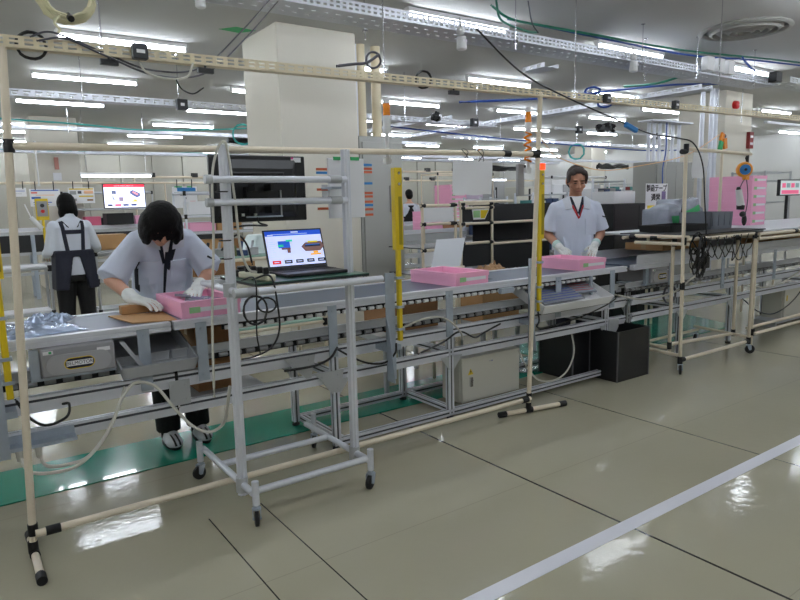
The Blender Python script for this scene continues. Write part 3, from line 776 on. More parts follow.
# green topped board
b=MB(); b.use(greenb).box(1.075,1.665,2.63,3.06,1.086,1.090); b.use(mat('board_edge',(.10,.11,.11),.5)).box(1.075,1.665,2.63,3.06,1.076,1.086)
b.build('shelf_board',None,ct)
# cable ties round post
for z in(1.49,1.28,1.20): 
    b=one(blackc); b.tube([(XL-.005+.027*math.cos(t*PI/6),YC+.027*math.sin(t*PI/6),z) for t in range(12)],.003,5,closed=True); b.build('cable_tie',None,ct)
# ---- laptop
lx0,lx1,ly0,ly1,lz=1.275,1.60,2.722,2.932,1.091
lt=empty('laptop',((lx0+lx1)/2,(ly0+ly1)/2,lz),'open black laptop showing a blue-headed page, on the green board of the trolley','laptop')
lg=mat('laptop_grey',(.15,.15,.17),.4,.2)
b=one(lg); b.box(lx0,lx1,ly0,ly1,lz,lz+.016); b.build('base',None,lt,bevel=.004,seg=2)
kb=one(blackp)
for i in range(14):
    for j in range(5): kb.box(lx0+.02+i*.0217,lx0+.02+i*.0217+.018,ly0+.105+j*.021,ly0+.105+j*.021+.017,lz+.016,lz+.018)
kb.build('keyboard',None,lt)
b=one(mat('touchpad',(.2,.2,.22),.3)); b.box(lx0+.11,lx0+.22,ly0+.02,ly0+.09,lz+.016,lz+.0168); b.build('touchpad',None,lt)
lid_h=.205; th=.30
hinge=V((lx0,ly1-.004,lz+.018))
MT=Matrix.Translation(hinge)@Matrix.Rotation(-th+0,4,'X')
W_=lx1-lx0
b=one(lg); b.box(0,W_,0,.007,0,lid_h); b.xform(MT); lid_h=.232; b.build('lid',None,lt)
def em(name,c,s=1.): return mat(name,c,.4,0,0,emit=c,es=s)
b=MB()
def scr(c,x0,x1,z0,z1,k=1,name=None,s=.8):
    b.use(em('scr_'+(name or str(c)),c,s)); b.box(x0,x1,-.0006-.0003*k,-.0003*k+.0002,z0,z1)
wh=(.80,.84,.98)
b.use(em('scr_page',wh,.75)); b.box(.008,W_-.008,-.0012,-.0004,.022,lid_h-.008)
def pane(c,x0,x1,z0,z1,k=1): 
    b.use(em('scr_%d_%d_%d'%tuple(int(q*99) for q in c),c,.75)); b.box(x0,x1,-.0012-.0004*k,-.0011,z0,z1)
pane((.10,.30,.75),.008,W_-.008,.196,lid_h-.008,1)
pane(wh,.15,.19,.212,.219,2); pane((.6,.7,.95),.04,.24,.203,.207,2); pane(wh,.02,.05,.199,.204,2)
pane((.12,.35,.80),.07,.135,.125,.165,1); pane((.42,.28,.26),.085,.135,.115,.126,1); pane((.42,.28,.26),.115,.133,.095,.116,1)
pane((.15,.75,.60),.115,.15,.160,.172,2); pane((.15,.75,.60),.068,.098,.132,.145,2)
# brown assembly picture with blue pipe
b.use(em('scr_brown',(.42,.30,.28),.75)); b.prism([(.195,-.0012,.128),(.22,-.0012,.150),(.31,-.0012,.155),(.325,-.0012,.125),(.30,-.0012,.098),(.215,-.0012,.098)],(0,-.0006,0))
pane((.08,.12,.22),.215,.305,.125,.135,3); pane((.10,.40,.75),.22,.30,.134,.139,3); pane((.80,.75,.15),.235,.29,.149,.158,3)
pane((.90,.62,.12),.258,.285,.085,.097,2); pane((.90,.62,.12),.24,.30,.074,.084,2)
pane((.80,.12,.12),.025,.07,.034,.054,2)
for i in range(4): pane((.05,.06,.12),.09+i*.062,.09+i*.062+.042,.034,.054,2); pane(wh,.098+i*.062,.124+i*.062,.042,.046,3)
pane(wh,.034,.06,.042,.046,3)
for i in range(8): pane((.62,.66,.80),.02,.045+.01*(i%2),.16-.012*i,.162-.012*i,1)
b.xform(MT@Matrix.Diagonal((1,1,.8836,1))); b.build('screen',None,lt)
# ---- power strip on the board
ps=empty('power_strip',(1.13,2.78,1.091),'cream power strip with black plugs on the left end of the green board','power strip')
b=one(mat('strip_cream',(.84,.82,.72),.45)); b.obox((1.145,2.775,1.107),(.05,.26,.030),(0,0,.12)); b.build('case',None,ps,bevel=.005)
for k in range(4):
    d=V((math.sin(-.12),math.cos(.12),0))*(.055*(k-1.5)); c=V((1.145,2.775,1.122))+d
    b=one(blackp); b.box(c.x-.013,c.x+.013,c.y-.013,c.y+.013,c.z,c.z+.03); b.build('plug',None,ps,bevel=.004)
b=one(blackp); b.box(1.12,1.20,2.95,3.0,1.091,1.125); b.box(1.13,1.19,2.96,2.99,1.125,1.14); o=b.build('power_adapter',bevel=.005); tag(o,'black power adapter behind the power strip','adapter')
cable('power_cable',[(1.13,2.78,1.16),(1.11,2.78,1.25),(1.06,2.76,1.30),(1.02,2.77,1.27),(.985,2.77,1.235)],.0045,blackc,'black cable arching from the power strip to the trolley post')
cable('power_cable',[(1.10,2.72,1.10),(1.14,2.61,1.12),(1.155,2.585,1.0),(1.16,2.59,.88),(1.13,2.62,.80),(1.10,2.75,.74),(1.10,2.9,.70)],.0045,blackc,'black cable hanging down from the right end of the power strip')
cable('power_cable',[(1.05,2.72,1.10),(1.05,2.57,1.12),(1.055,2.575,1.0),(1.05,2.58,.88),(1.07,2.6,.78)],.0035,blackc,'thin black cable dangling below the left end of the board')
b=one(blackc); b.tube(coil((1.045,2.565,.985),.05,3,(0.2,1,0),.006,squash=1.25),.004,6); o=b.build('cable_coil',smooth=True); tag(o,'coil of black cable hanging under the left end of the green board','cable coil')
b=one(blackc); b.tube(coil((1.10,2.575,1.0),.04,2,(0.6,1,0),.006,squash=.8),.004,6); o=b.build('cable_coil',smooth=True); tag(o,'smaller loop of black cable right of the hanging coil','cable coil')
# white cords looped over the post
cable('cord',[(.885,2.70,.60),(.90,2.70,.95),(.93,2.70,1.30),(.945,2.71,1.55),(.975,2.71,1.665),(1.0,2.70,1.70),(1.02,2.71,1.66),(1.035,2.70,1.45),(1.05,2.71,1.25),(1.085,2.72,1.15),(1.13,2.74,1.13)],.0055,whitec,'grey white cord looped over the top of the left trolley post')
# ---- monitor seen from behind
mo=empty('monitor',(1.27,2.85,1.38),'black flat monitor turned away, clamped to the trolley cross tubes','monitor')
mb_=mat('monitor_black',(.085,.09,.10),.42,0,.05)
b=one(mb_); b.box(1.075,1.552,2.88,2.905,1.375,1.682); b.build('bezel',None,mo,bevel=.004)
b=one(mb_); b.hexa([(1.10,2.88,1.39),(1.50,2.88,1.39),(1.50,2.88,1.665),(1.10,2.88,1.665)][:0] or [(1.10,2.88,1.39),(1.50,2.88,1.39),(1.47,2.845,1.42),(1.13,2.845,1.42),(1.10,2.88,1.665),(1.50,2.88,1.665),(1.47,2.845,1.62),(1.13,2.845,1.62)]); b.build('back_shell',None,mo,bevel=.004)
b=one(blackp); b.box(1.14,1.42,2.838,2.846,1.590,1.603); b.box(1.14,1.16,2.838,2.846,1.45,1.59); b.build('moulding',None,mo,bevel=.003)
b=one(mat('screen_off',(.03,.03,.035),.15)); b.box(1.085,1.542,2.905,2.907,1.385,1.672); b.build('screen',None,mo)
b=one(blackp); b.box(1.215,1.315,2.80,2.845,1.425,1.535); b.box(1.22,1.235,2.72,2.80,1.515,1.545); b.box(1.295,1.31,2.72,2.80,1.515,1.545); b.box(1.22,1.235,2.72,2.80,1.415,1.445); b.box(1.295,1.31,2.72,2.80,1.415,1.445); b.build('mount',None,mo)
b=MB(); b.use(paper).box(1.478,1.530,2.8785,2.8798,1.653,1.675); b.use(mat('pink_print',(.9,.3,.6),.5)).box(1.478,1.490,2.8779,2.8786,1.667,1.675); b.build('sticker',None,mo)
b=one(alud); b.box(1.395,1.400,2.836,2.844,1.40,1.52); b.build('cable_clip',None,mo)
b=one(galv); b.box(1.22,1.40,2.83,2.845,1.395,1.402); b.build('connector_strip',None,mo)
for k in range(7): b=one(whitep if k%3==0 else blackp); b.box(1.14+k*.02,1.152+k*.02,2.835,2.846,1.402,1.415); b.build('connector',None,mo)
mo.location.x-=.082; mo.location.z-=.022
cable('power_cable',[(1.19,2.84,1.385),(1.19,2.82,1.35),(1.22,2.80,1.335),(1.12,2.78,1.34),(1.05,2.77,1.335)],.0045,blackc,'black cable drooping from the monitor back to the left post')
# white document holder with side tabs, clipped on the right post
dh=empty('document_folder',(1.75,2.86,1.35),'white document folder with orange and blue index tabs, on the right trolley post','folder')
b=one(paper); b.box(1.645,1.855,2.87,2.885,1.355,1.655); b.build('cover',None,dh,bevel=.002)
b=one(paper); b.box(1.66,1.85,2.885,2.90,1.36,1.65); b.build('pages',None,dh)
for z,c,s in((1.625,bluel,1),(1.605,orangl,1),(1.588,orangl,1),(1.53,bluel,1),(1.48,orangl,1),(1.462,orangl,1),(1.435,orangl,1),(1.417,bluel,1),(1.395,orangl,1),(1.367,orangl,1),(1.60,orangl,-1),(1.583,bluel,-1),(1.50,orangl,-1),(1.405,orangl,-1)):
    b=one(c)
    if s>0: b.box(1.85,1.915,2.885,2.888,z-.006,z+.006)
    else: b.box(1.585,1.66,2.885,2.888,z-.006,z+.006)
    b.build('index_tab',None,dh)
for x in(1.70,1.80): b=one(greent); b.box(x-.025,x+.025,2.866,2.872,1.645,1.662); b.build('tape',None,dh)
b=one(galv); b.box(1.60,1.66,2.76,2.87,1.50,1.51); b.build('arm',None,dh)
dh.location.x-=.05
# ================================================================= PEOPLE
def hand(b, wrist, dirv, palm_n, side, L=.175, curl=.5, fist=0):
    """palm plus five bent fingers; dirv = pointing direction, palm_n = normal of the palm (where fingers curl to), side=+1/-1 thumb side"""
    w=V(wrist); d=V(dirv).normalized(); n=V(palm_n); n=(n-d*n.dot(d)).normalized(); t=d.cross(n)*side
    pl=L*.5
    for k in range(4):
        u=(k-1.5)*.0195
        b.cap(w+t*u*.7+d*.012, w+d*pl+t*u, .0145,.012,8)
    b.cap(w-d*.03, w+d*.03, .025,.026,10)
    for k,(ln) in enumerate((.94,1.06,1.0,.78)):
        u=(1.5-k)*.0195; p=w+d*pl+t*u; a=curl*.5; ll=L*.44*ln
        dd=d
        for seg,fr in enumerate((.42,.32,.26)):
            a=curl*(.35+.3*seg); dd=(dd*math.cos(a)+n*math.sin(a)).normalized() if True else dd
            q=p+dd*ll*fr+t*(1.5-k)*.0015; r0=.0098-.0009*seg; b.cap(p,q,r0,r0-.0009,8); p=q
    p=w+d*.022+t*.028; dd=(d*.75+t*.6+n*.25).normalized()
    q=p+dd*.038; b.cap(p,q,.0135,.0115,8); dd=(dd+n*.25+d*.3).normalized(); b.cap(q,q+dd*.03,.0112,.0095,8)

def make_head(b, c, fwd, up, s=1., face=True):
    """skull, jaw, nose, ears, brow, lips; c centre of head"""
    c=V(c); f=V(fwd).normalized(); u=V(up); u=(u-f*u.dot(f)).normalized(); r=f.cross(u)
    M=Matrix((r,f,u)).transposed().to_4x4()@Matrix.Scale(s,4); M.translation=c; s=1.
    k=len(b.v)
    b.ell((0,-.012,.022),(.076*s,.092*s,.098*s)); b.ell((0,.022,-.035),(.060*s,.062*s,.075*s)); b.ell((0,.045,-.085),(.030*s,.030*s,.028*s))
    b.ell((0,.066,-.02),(.052*s,.020*s,.05*s))
    b.cap((0,.088,.018),(0,.105,-.018),.0075,.012,8); b.ell((-.011,.092,-.020),(.009,.009,.007)); b.ell((.011,.092,-.020),(.009,.009,.007))
    for sx in(-1,1):
        b.ell((sx*.028,.080,.036),(.021,.010,.006)); b.ell((sx*.030,.078,.012),(.014,.010,.009)); b.ell((sx*.079,-.004,.0),(.010,.020,.032),(0,0,sx*-.3)); b.ell((sx*.042,.058,-.022),(.022,.022,.02))
    b.ell((0,.084,-.047),(.022,.010,.006)); b.ell((0,.082,-.057),(.019,.010,.006))
    b.xform(M,k); return M

# ---------- woman at the left, bent over the belt, facing the viewer
def woman_front():
    r=empty('person',(1.03,3.9,0),'person with black bobbed hair in grey blue shirt, bent over the belt packing','person')
    hipL,hipR=V((.96,3.98,.84)),V((1.12,3.98,.84))
    shL,shR=V((.885,3.87,1.245)),V((1.165,3.87,1.245))
    elL,elR=V((.715,3.79,1.045)),V((1.27,3.78,1.06))
    wrL,wrR=V((.775,3.56,.955)),V((1.125,3.60,.975))
    hc=V((.975,3.67,1.335)); f=V((-.06,-.66,-.75)); u=V((0,-.72,.66))
    def body(b):
        b.loft([(1.035,3.98,.80,.14,.10),(1.035,3.98,.92,.15,.11),(1.03,3.95,1.05,.135,.10),(1.03,3.90,1.18,.15,.105),(1.025,3.87,1.28,.145,.085),(1.02,3.86,1.33,.07,.055)],20)
        b.cap((1.02,3.85,1.30),(1.0,3.75,1.30),.05,.048)
        make_head(b,hc,f,u)
        for h,k,a in((hipL,V((.985,3.93,.47)),V((.985,3.90,.09))),(hipR,V((1.155,3.93,.47)),V((1.165,3.90,.09)))):
            b.cap(h,k,.082,.055); b.cap(k,a,.054,.036); b.cap(a,a+V((0,-.11,-.055)),.030,.022)
        for s,e,w in((shL,elL,wrL),(shR,elR,wrR)):
            b.cap(s,e,.048,.040); b.cap(e,w,.040,.027)
        hand(b,wrL,(.55,-.75,-.15),(0,.1,-1),1,curl=.45); hand(b,wrR,(-.45,-.8,-.25),(0,.1,-1),-1,curl=.45)
    blob('body',body,skin,r,.0065,3)
    def shirt(b):
        b.loft([(1.035,3.975,.82,.172,.135),(1.035,3.97,.95,.175,.135),(1.035,3.94,1.08,.172,.130),(1.03,3.90,1.18,.182,.128),(1.025,3.87,1.265,.178,.112),(1.02,3.865,1.315,.12,.085),(1.015,3.85,1.345,.062,.062)],24,2.3)
        for s,e,o in((shL,elL,-1),(shR,elR,1)):
            d=(e-s); b.cap(s+V((0,0,.0)),s+d*.45,.062,.072); b.cap(s+d*.4,s+d*.82,.072,.080); b.cap(s+V((-o*.06,0,-.03)),s+d*.3,.075,.068)
            b.cyl(s+d*.7,s+d*1.0,.078,.088,14)
        # folds at waist
        for k in range(6): b.ell((.93+.04*k,3.845,1.0-.02*(k%2)),(.012,.016,.06),(0,.3*(k%3-1),0))
    sh=blob('shirt',shirt,shirtm,r,.0085,5)
    bv=bvh_of(sh)
    def P(n,q,m,off=.003,nu=5,nv=5): return patch(n,bv,q,m,r,3.0,1,off,nu=nu,nv=nv)
    # open V neck, dark facing down the front
    P('inner_shirt',[(.985,1.28),(1.05,1.28),(1.022,1.13),(1.004,1.13)],paper,.004)
    P('placket',[(.955,1.28),(.988,1.285),(1.012,1.12),(1.0,1.11)],navy,.007); P('placket',[(1.05,1.285),(1.092,1.275),(1.036,1.07),(1.010,1.10)],navy,.008)
    P('placket',[(1.012,1.18),(1.034,1.18),(1.012,.93),(1.001,.93)],navy,.005,3,12)
    P('collar',[(.92,1.29),(.975,1.30),(.985,1.195),(.92,1.22)],shirtw,.014); P('collar',[(1.065,1.30),(1.125,1.285),(1.115,1.205),(1.05,1.195)],shirtw,.014)
    for x0,x1 in((.885,.985),(1.045,1.135)):
        P('pocket',[(x0,1.105),(x1,1.11),(x1,1.0),(x0,.995)],shirtm,.009); P('pocket_flap',[(x0-.003,1.13),(x1+.003,1.135),(x1+.003,1.10),(x0-.003,1.095)],shirtm,.015)
        b=one(mat('button',(.5,.5,.53),.4)); q=bv.ray_cast(V(((x0+x1)/2,3,1.11)),V((0,1,0)))[0]
        if q: b.ell((q.x,q.y-.010,q.z),(.007,.004,.007),n=8,m=5); b.build('button',None,r,smooth=True)
    # dark strips on the sleeves and armpit panels
    for (e,s,o) in((elL,shL,-1),(elR,shR,1)):
        d=(e-s).normalized(); c=s+(e-s)*.62
        h=bv.ray_cast(V((c.x+o*.03,3.0,c.z)),V((0,1,0)))[0]
        if h and o>0: b=one(navy); b.obox(h,(.05,.008,.011),(0,.55,0)); b.build('sleeve_stripe',None,r)
    P('side_panel',[(.868,1.13),(.885,1.13),(.885,.95),(.868,.97)],navy,.003)
    def trousers(b):
        b.loft([(1.04,3.98,.80,.155,.125),(1.04,3.98,.90,.160,.125)],20)
        for h,k,a in((hipL,V((.985,3.93,.47)),V((.985,3.90,.085))),(hipR,V((1.155,3.93,.47)),V((1.165,3.90,.085)))):
            b.cap(h,k,.10,.082); b.cyl(k,a,.080,.072,14); b.cap(k+V((0,0,.03)),k,.08,.08)
    blob('trousers',trousers,blackcl,r,.009,4)
    def hair(b):
        M=Matrix((f.normalized().cross(u),f.normalized(),u)).transposed(); 
        F=f.normalized(); U=(u-F*u.dot(F)).normalized(); R=F.cross(U); M=Matrix((R,F,U)).transposed()
        def T(x,y,z): return hc+M@V((x,y,z))
        k=len(b.v); b.ell((0,-.014,.030),(.100,.110,.108)); b.ell((0,-.045,-.03),(.100,.080,.120))
        for sx in(-1,1):
            b.ell((sx*.084,-.01,-.02),(.032,.070,.10)); b.ell((sx*.082,.045,-.025),(.028,.036,.075)); b.ell((sx*.076,.072,-.02),(.020,.022,.06))
        [b.cap((.0125*i,.080-.0016*abs(i)**1.4,.055-abs(i)*.003),(.0145*i,.092-.0018*abs(i)**1.4,-.016-(i%2)*.012),.013,.007,8) for i in range(-5,6)]
        MM=M.to_4x4(); MM.translation=hc; b.xform(MM,k)
        # locks hanging with gravity round the face
        for i in range(17):
            a=-1.75+3.5*i/16; x=math.sin(a)*.100; y=math.cos(a)*.060-.0
            p=hc+V((x,-y*.9-.0,.0)); L=.02+.050*abs(math.sin(a))**2+random.uniform(-.01,.01)
            b.cap(p,p+V((x*.06,-.006,-L)),.019,.010,8)
    blob('hair',hair,hairm,r,.0055,2)
    for w,d,s in((wrL,(.55,-.75,-.15),1),(wrR,(-.45,-.8,-.25),-1)):
        def g(b,w=w,d=d,s=s):
            k=len(b.v); hand(b,w,d,(0,.1,-1),s,curl=.45)
            for i in range(k,len(b.v)): pass
            D=V(d).normalized(); e=elL if s>0 else elR; b.cap(w,w+(e-w).normalized()*.055,.0335,.036,12)
            # a glove is a little fuller than the hand
            for i in range(k,len(b.v)):
                pass
        gb=blob('glove',g,glovem,r,.0032,1)
        m=gb.modifiers.new('d','DISPLACE'); m.strength=.0022; m.mid_level=0
    for x,rz in((.985,.12),(1.168,-.1)):
        b=one(blackcl); b.cyl((x,3.90,.045),(x-.002,3.91,.24),.046,.05,16); b.build('sock',None,r,smooth=True)
        def s(b,x=x): b.ell((x,3.855,.045),(.048,.128,.044)); b.ell((x,3.93,.06),(.044,.055,.06)); b.ell((x,3.86,.06),(.044,.07,.045)); b.ell((x,3.80,.04),(.050,.07,.035))
        so=blob('shoe',s,shoew,r,.006,3)
        b=one(rubber); b.loft([(x,3.86,.007,.045,.125),(x,3.86,.022,.047,.127)],20); b.build('sole',None,r)
        b=one(blackp)
        bs=bvh_of(so)
        for k in range(2):
            patch('shoe_stripe',bs,[(x-.02+.025*k,.085),(x-.012+.025*k,.085),(x+.0+.025*k,.035),(x-.012+.025*k,.035)],blackp,r,3.5,1,.003,nu=2,nv=4)
    return r
woman_front()

# ---------- man at the right
def man():
    # built facing -Y around the origin, then turned towards the viewer
    r=empty('person',(0,0,0),'person with short greying hair in grey blue shirt, standing behind the third pink tray','person')
    shL,shR=V((-.185,.0,1.345)),V((.185,.0,1.345)); elL,elR=V((-.245,.02,1.10)),V((.245,.02,1.10)); wrL,wrR=V((-.165,-.17,.985)),V((.135,-.20,1.0))
    hc=V((0,-.045,1.585)); f=V((0,-.93,-.38)); u=V((0,-.38,.93))
    def body(b):
        b.loft([(0,0,.82,.15,.11),(0,0,.98,.145,.105),(0,0,1.15,.155,.11),(0,0,1.30,.165,.105),(0,.0,1.40,.14,.08),(0,.0,1.45,.06,.055)],20)
        b.cap((0,.0,1.42),(0,-.02,1.51),.058,.056)
        make_head(b,hc,f,u,1.1)
        for s in(-1,1):
            h,k,a=V((s*.09,0,.86)),V((s*.10,-.01,.48)),V((s*.105,.02,.09)); b.cap(h,k,.09,.06); b.cap(k,a,.058,.04); b.cap(a,a+V((0,-.13,-.045)),.036,.032)
        for s,e,w in((shL,elL,wrL),(shR,elR,wrR)): b.cap(s,e,.052,.044); b.cap(e,w,.043,.029)
        hand(b,wrL,(.45,-.6,-.55),(.3,.3,-1),1,curl=.4); hand(b,wrR,(-.35,-.75,-.45),(-.3,.3,-1),-1,curl=.4)
    blob('body',body,skind,r,.0065,2)
    def shirt(b):
        b.loft([(0,.0,.84,.185,.135),(0,.0,.98,.185,.135),(0,0,1.15,.190,.135),(0,0,1.28,.198,.130),(0,.0,1.35,.175,.110),(0,.0,1.41,.110,.085),(0,-.0,1.45,.070,.068)],24,2.3)
        for s,e,o in((shL,elL,-1),(shR,elR,1)):
            d=(e-s); b.cap(s,s+d*.4,.058,.068); b.cap(s+d*.3,s+d*.62,.068,.076); b.cyl(s+d*.55,s+d*.86,.075,.085,14); b.cap(s+V((-o*.07,0,-.02)),s+d*.3,.07,.065); b.cap((o*.07,0,1.40),s,.045,.05)
        for k in range(5): b.ell((-.12+.06*k,-.125,1.02-.03*(k%2)),(.010,.014,.08),(0,.25*(k%3-1),0))
    sh=blob('shirt',shirt,shirtm,r,.0085,5); bv=bvh_of(sh)
    def P(n,q,m,off=.003,nu=5,nv=5): return patch(n,bv,q,m,r,-1.,1,off,nu=nu,nv=nv)
    P('undershirt',[(-.045,1.44),(.045,1.44),(.02,1.33),(-.02,1.33)],paper,.004)
    P('facing',[(-.075,1.44),(-.045,1.44),(.0,1.30),(-.005,1.26)],navy,.006); P('facing',[(.075,1.44),(.045,1.44),(.0,1.30),(.02,1.26)],navy,.006)
    P('collar',[(-.12,1.41),(-.06,1.44),(-.05,1.335),(-.105,1.325)],shirtw,.018); P('collar',[(.06,1.44),(.12,1.41),(.105,1.325),(.05,1.335)],shirtw,.018)
    P('placket',[(-.014,1.27),(.016,1.27),(.016,.90),(-.014,.90)],shirtm,.005,3,12)
    lan=mat('red_lanyard',(.70,.13,.18),.6)
    P('lanyard',[(-.055,1.36),(-.040,1.365),(.012,1.25),(.0,1.245)],lan,.012); P('lanyard',[(.055,1.36),(.042,1.365),(.0,1.245),(.012,1.25)],lan,.012)
    for s in(-1,1):
        P('pocket',[(s*.115-.05,1.22),(s*.115+.05,1.22),(s*.115+.05,1.10),(s*.115-.05,1.10)],shirtm,.009); P('pocket_flap',[(s*.115-.053,1.245),(s*.115+.053,1.245),(s*.115+.053,1.21),(s*.115-.053,1.21)],shirtm,.016)
    P('side_panel',[(.155,1.22),(.172,1.22),(.172,1.05),(.155,1.05)],navy,.003)
    h=bv.ray_cast(V((.245,-1,1.26)),V((0,1,0)))[0]
    if h: b=one(navy); b.obox(h,(.05,.008,.010),(0,.3,0)); b.build('sleeve_stripe',None,r)
    def tr(b):
        b.loft([(0,0,.82,.165,.125),(0,0,.90,.165,.125)],20)
        for s in(-1,1):
            h,k,a=V((s*.09,0,.86)),V((s*.10,-.01,.48)),V((s*.105,.02,.10)); b.cap(h,k,.105,.085); b.cyl(k,a,.083,.075,14)
    blob('trousers',tr,navy,r,.010,4)
    F=f.normalized(); U=(u-F*u.dot(F)).normalized(); R=F.cross(U); M3=Matrix((R,F,U)).transposed(); MM=M3.to_4x4()@Matrix.Scale(1.1,4); MM.translation=hc
    def hair(b):
        b.ell((0,-.038,.040),(.081,.082,.086)); b.ell((0,-.05,-.01),(.079,.062,.08))
        for s in(-1,1): b.ell((s*.070,.012,.040),(.016,.050,.045)); b.ell((s*.074,.005,.01),(.010,.022,.03)); b.ell((s*.045,.035,.085),(.030,.034,.022))
        b.ell((0,.018,.098),(.055,.045,.024))
        b.xform(MM)
    blob('hair',hair,hairg,r,.006,2)
    for s in(-1,1):
        b=one(hairm); b.ell((s*.030,.092,.036),(.019,.006,.0045)); b.xform(MM); b.build('eyebrow',None,r,smooth=True)
        b=one(eyew); b.ell((s*.029,.0895,.0145),(.013,.005,.0035)); b.xform(MM); b.build('eye',None,r,smooth=True)
    b=one(lipm); b.ell((0,.0925,-.052),(.021,.006,.006)); b.xform(MM); b.build('lips',None,r,smooth=True)
    for w,d,s,e in((wrL,(.45,-.6,-.55),1,elL),(wrR,(-.35,-.75,-.45),-1,elR)):
        def g(b,w=w,d=d,s=s,e=e):
            hand(b,w,d,(.3*s,.3,-1),s,curl=.4); b.cap(w,w+(e-w).normalized()*.05,.0335,.035,12)
        gb=blob('glove',g,glovem,r,.0032,1); m=gb.modifiers.new('d','DISPLACE'); m.strength=.002; m.mid_level=0
        b=one(glovec); a=w+(e-w).normalized()*.035; b.cyl(a,a+(e-w).normalized()*.045,.038,.040,16); b.build('glove_cuff',None,r,smooth=True)
    for s in(-1,1):
        def so(b,s=s): b.ell((s*.105,-.04,.045),(.048,.135,.042)); b.ell((s*.105,.04,.06),(.042,.05,.055))
        blob('shoe',so,shoew,r,.007,3)
    r.location=(4.785,3.96,0); r.rotation_euler=(0,0,-.66)
    return r
man()

# ---------- worker seen from behind, dark apron with crossed straps
def rear_worker():
    r=empty('person',(0,0,0),'person seen from behind in pale shirt and dark apron with H-shaped straps','person')
    shL,shR=V((-.145,0,1.27)),V((.145,0,1.27)); elL,elR=V((-.20,.0,1.04)),V((.225,.03,1.08)); wrL,wrR=V((-.20,.17,1.0)),V((.29,.20,1.02))
    def body(b):
        b.loft([(0,0,.75,.14,.11),(0,0,.95,.13,.10),(0,0,1.15,.14,.10),(0,.0,1.30,.13,.08),(0,.0,1.35,.055,.05)],20)
        b.cap((0,0,1.33),(0,.03,1.43),.048,.046); make_head(b,(0,.06,1.48),(0,.85,-.5),(0,.5,.85),.95)
        for s in(-1,1): h,k,a=V((s*.085,0,.80)),V((s*.095,.0,.45)),V((s*.11,-.01,.08)); b.cap(h,k,.09,.058); b.cap(k,a,.055,.038); b.cap(a,a+V((0,.12,-.04)),.034,.03)
        for s,e,w in((shL,elL,wrL),(shR,elR,wrR)): b.cap(s,e,.046,.04); b.cap(e,w,.038,.027)
        hand(b,wrL,(.2,.8,-.3),(0,0,-1),-1); hand(b,wrR,(-.2,.8,-.3),(0,0,-1),1)
    blob('body',body,skin,r,.008,2)
    def shirt(b):
        b.loft([(0,0,.80,.182,.140),(0,0,.95,.172,.132),(0,0,1.12,.165,.12),(0,0,1.26,.17,.110),(0,.0,1.33,.11,.08),(0,.01,1.36,.06,.06)],24,2.3)
        for s,e,w,o in((shL,elL,wrL,-1),(shR,elR,wrR,1)): b.cap(s,e,.058,.054); b.cap(e,e.lerp(w,.8),.053,.046); b.cap(s+V((-o*.05,0,-.03)),s+(e-s)*.3,.065,.055)
        b.lathe((0,.01,1.35),[(.066,0),(.062,.04),(.055,.04)],(0,.15,1),16)
    sh=blob('shirt',shirt,shirtw,r,.009,5); bv=bvh_of(sh)
    def P(n,q,off=.006,nu=5,nv=6): return patch(n,bv,q,navy,r,-1.,1,off,nu=nu,nv=nv)
    P('strap',[(-.115,1.37),(-.085,1.38),(-.050,1.02),(-.085,1.02)]); P('strap',[(.085,1.38),(.115,1.37),(.085,1.02),(.050,1.02)]); P('strap',[(-.09,1.235),(.09,1.235),(.09,1.195),(-.09,1.195)],.008)
    def apron(b):
        for s in(-1,1):
            b.hexa([(s*.185,-.02,.66),(s*.09,-.15,.68),(s*.12,-.17,.68),(s*.20,.05,.66),(s*.165,-.02,1.05),(s*.012,-.130,1.05),(s*.012,-.145,1.05),(s*.178,.02,1.05)])
        b.loft([(0,.04,.64,.195,.155),(0,.03,.85,.19,.145),(0,.02,1.04,.175,.135)],24)
    def apron2(b):
        b.loft([(0,.0,.98,.196,.158),(0,.0,1.04,.190,.150)],24)
        for s in(-1,1): b.hexa([(s*.06,-.135,.70) if False else (s*.095,-.165,.66),(s*.198,-.10,.66),(s*.198,.08,.66),(s*.10,.10,.66),(s*.02,-.150,1.03),(s*.175,-.10,1.03),(s*.175,.07,1.03),(s*.02,.09,1.03)])
        b.box(-.15,.15,.12,.14,.62,1.03)
    blob('apron',apron2,navy,r,.009,3)
    def tr(b):
        b.loft([(0,0,.74,.176,.135),(0,0,.93,.176,.130)],20)
        for s in(-1,1): h,k,a=V((s*.085,0,.80)),V((s*.095,.0,.45)),V((s*.11,-.01,.10)); b.cap(h,k,.098,.078); b.cyl(k,a,.076,.070,14)
    blob('trousers',tr,blackcl,r,.010,4)
    def hair(b):
        b.ell((0,.05,1.49),(.088,.10,.105)); b.ell((0,.01,1.445),(.088,.07,.095)); b.ell((-.05,.01,1.40),(.04,.05,.06)); b.ell((.05,.01,1.40),(.04,.05,.06))
    blob('hair',hair,hairm,r,.007,3)
    for s in(-1,1):
        def so(b,s=s): b.ell((s*.11,.04,.045),(.045,.125,.042))
        blob('shoe',so,shoew,r,.008,2)
    for w,d in((wrL,(.2,.8,-.3)),(wrR,(-.2,.8,-.3))):
        def g(b,w=w,d=d): hand(b,w,d,(0,0,-1),-1 if w.x<0 else 1)
        gb=blob('glove',g,glovem,r,.004,1); m=gb.modifiers.new('d','DISPLACE'); m.strength=.002; m.mid_level=0
    r.location=(1.0,7.05,0); r.scale=(1.0,1.0,1.01); r.rotation_euler=(0,0,.1)
    return r
rear_worker()

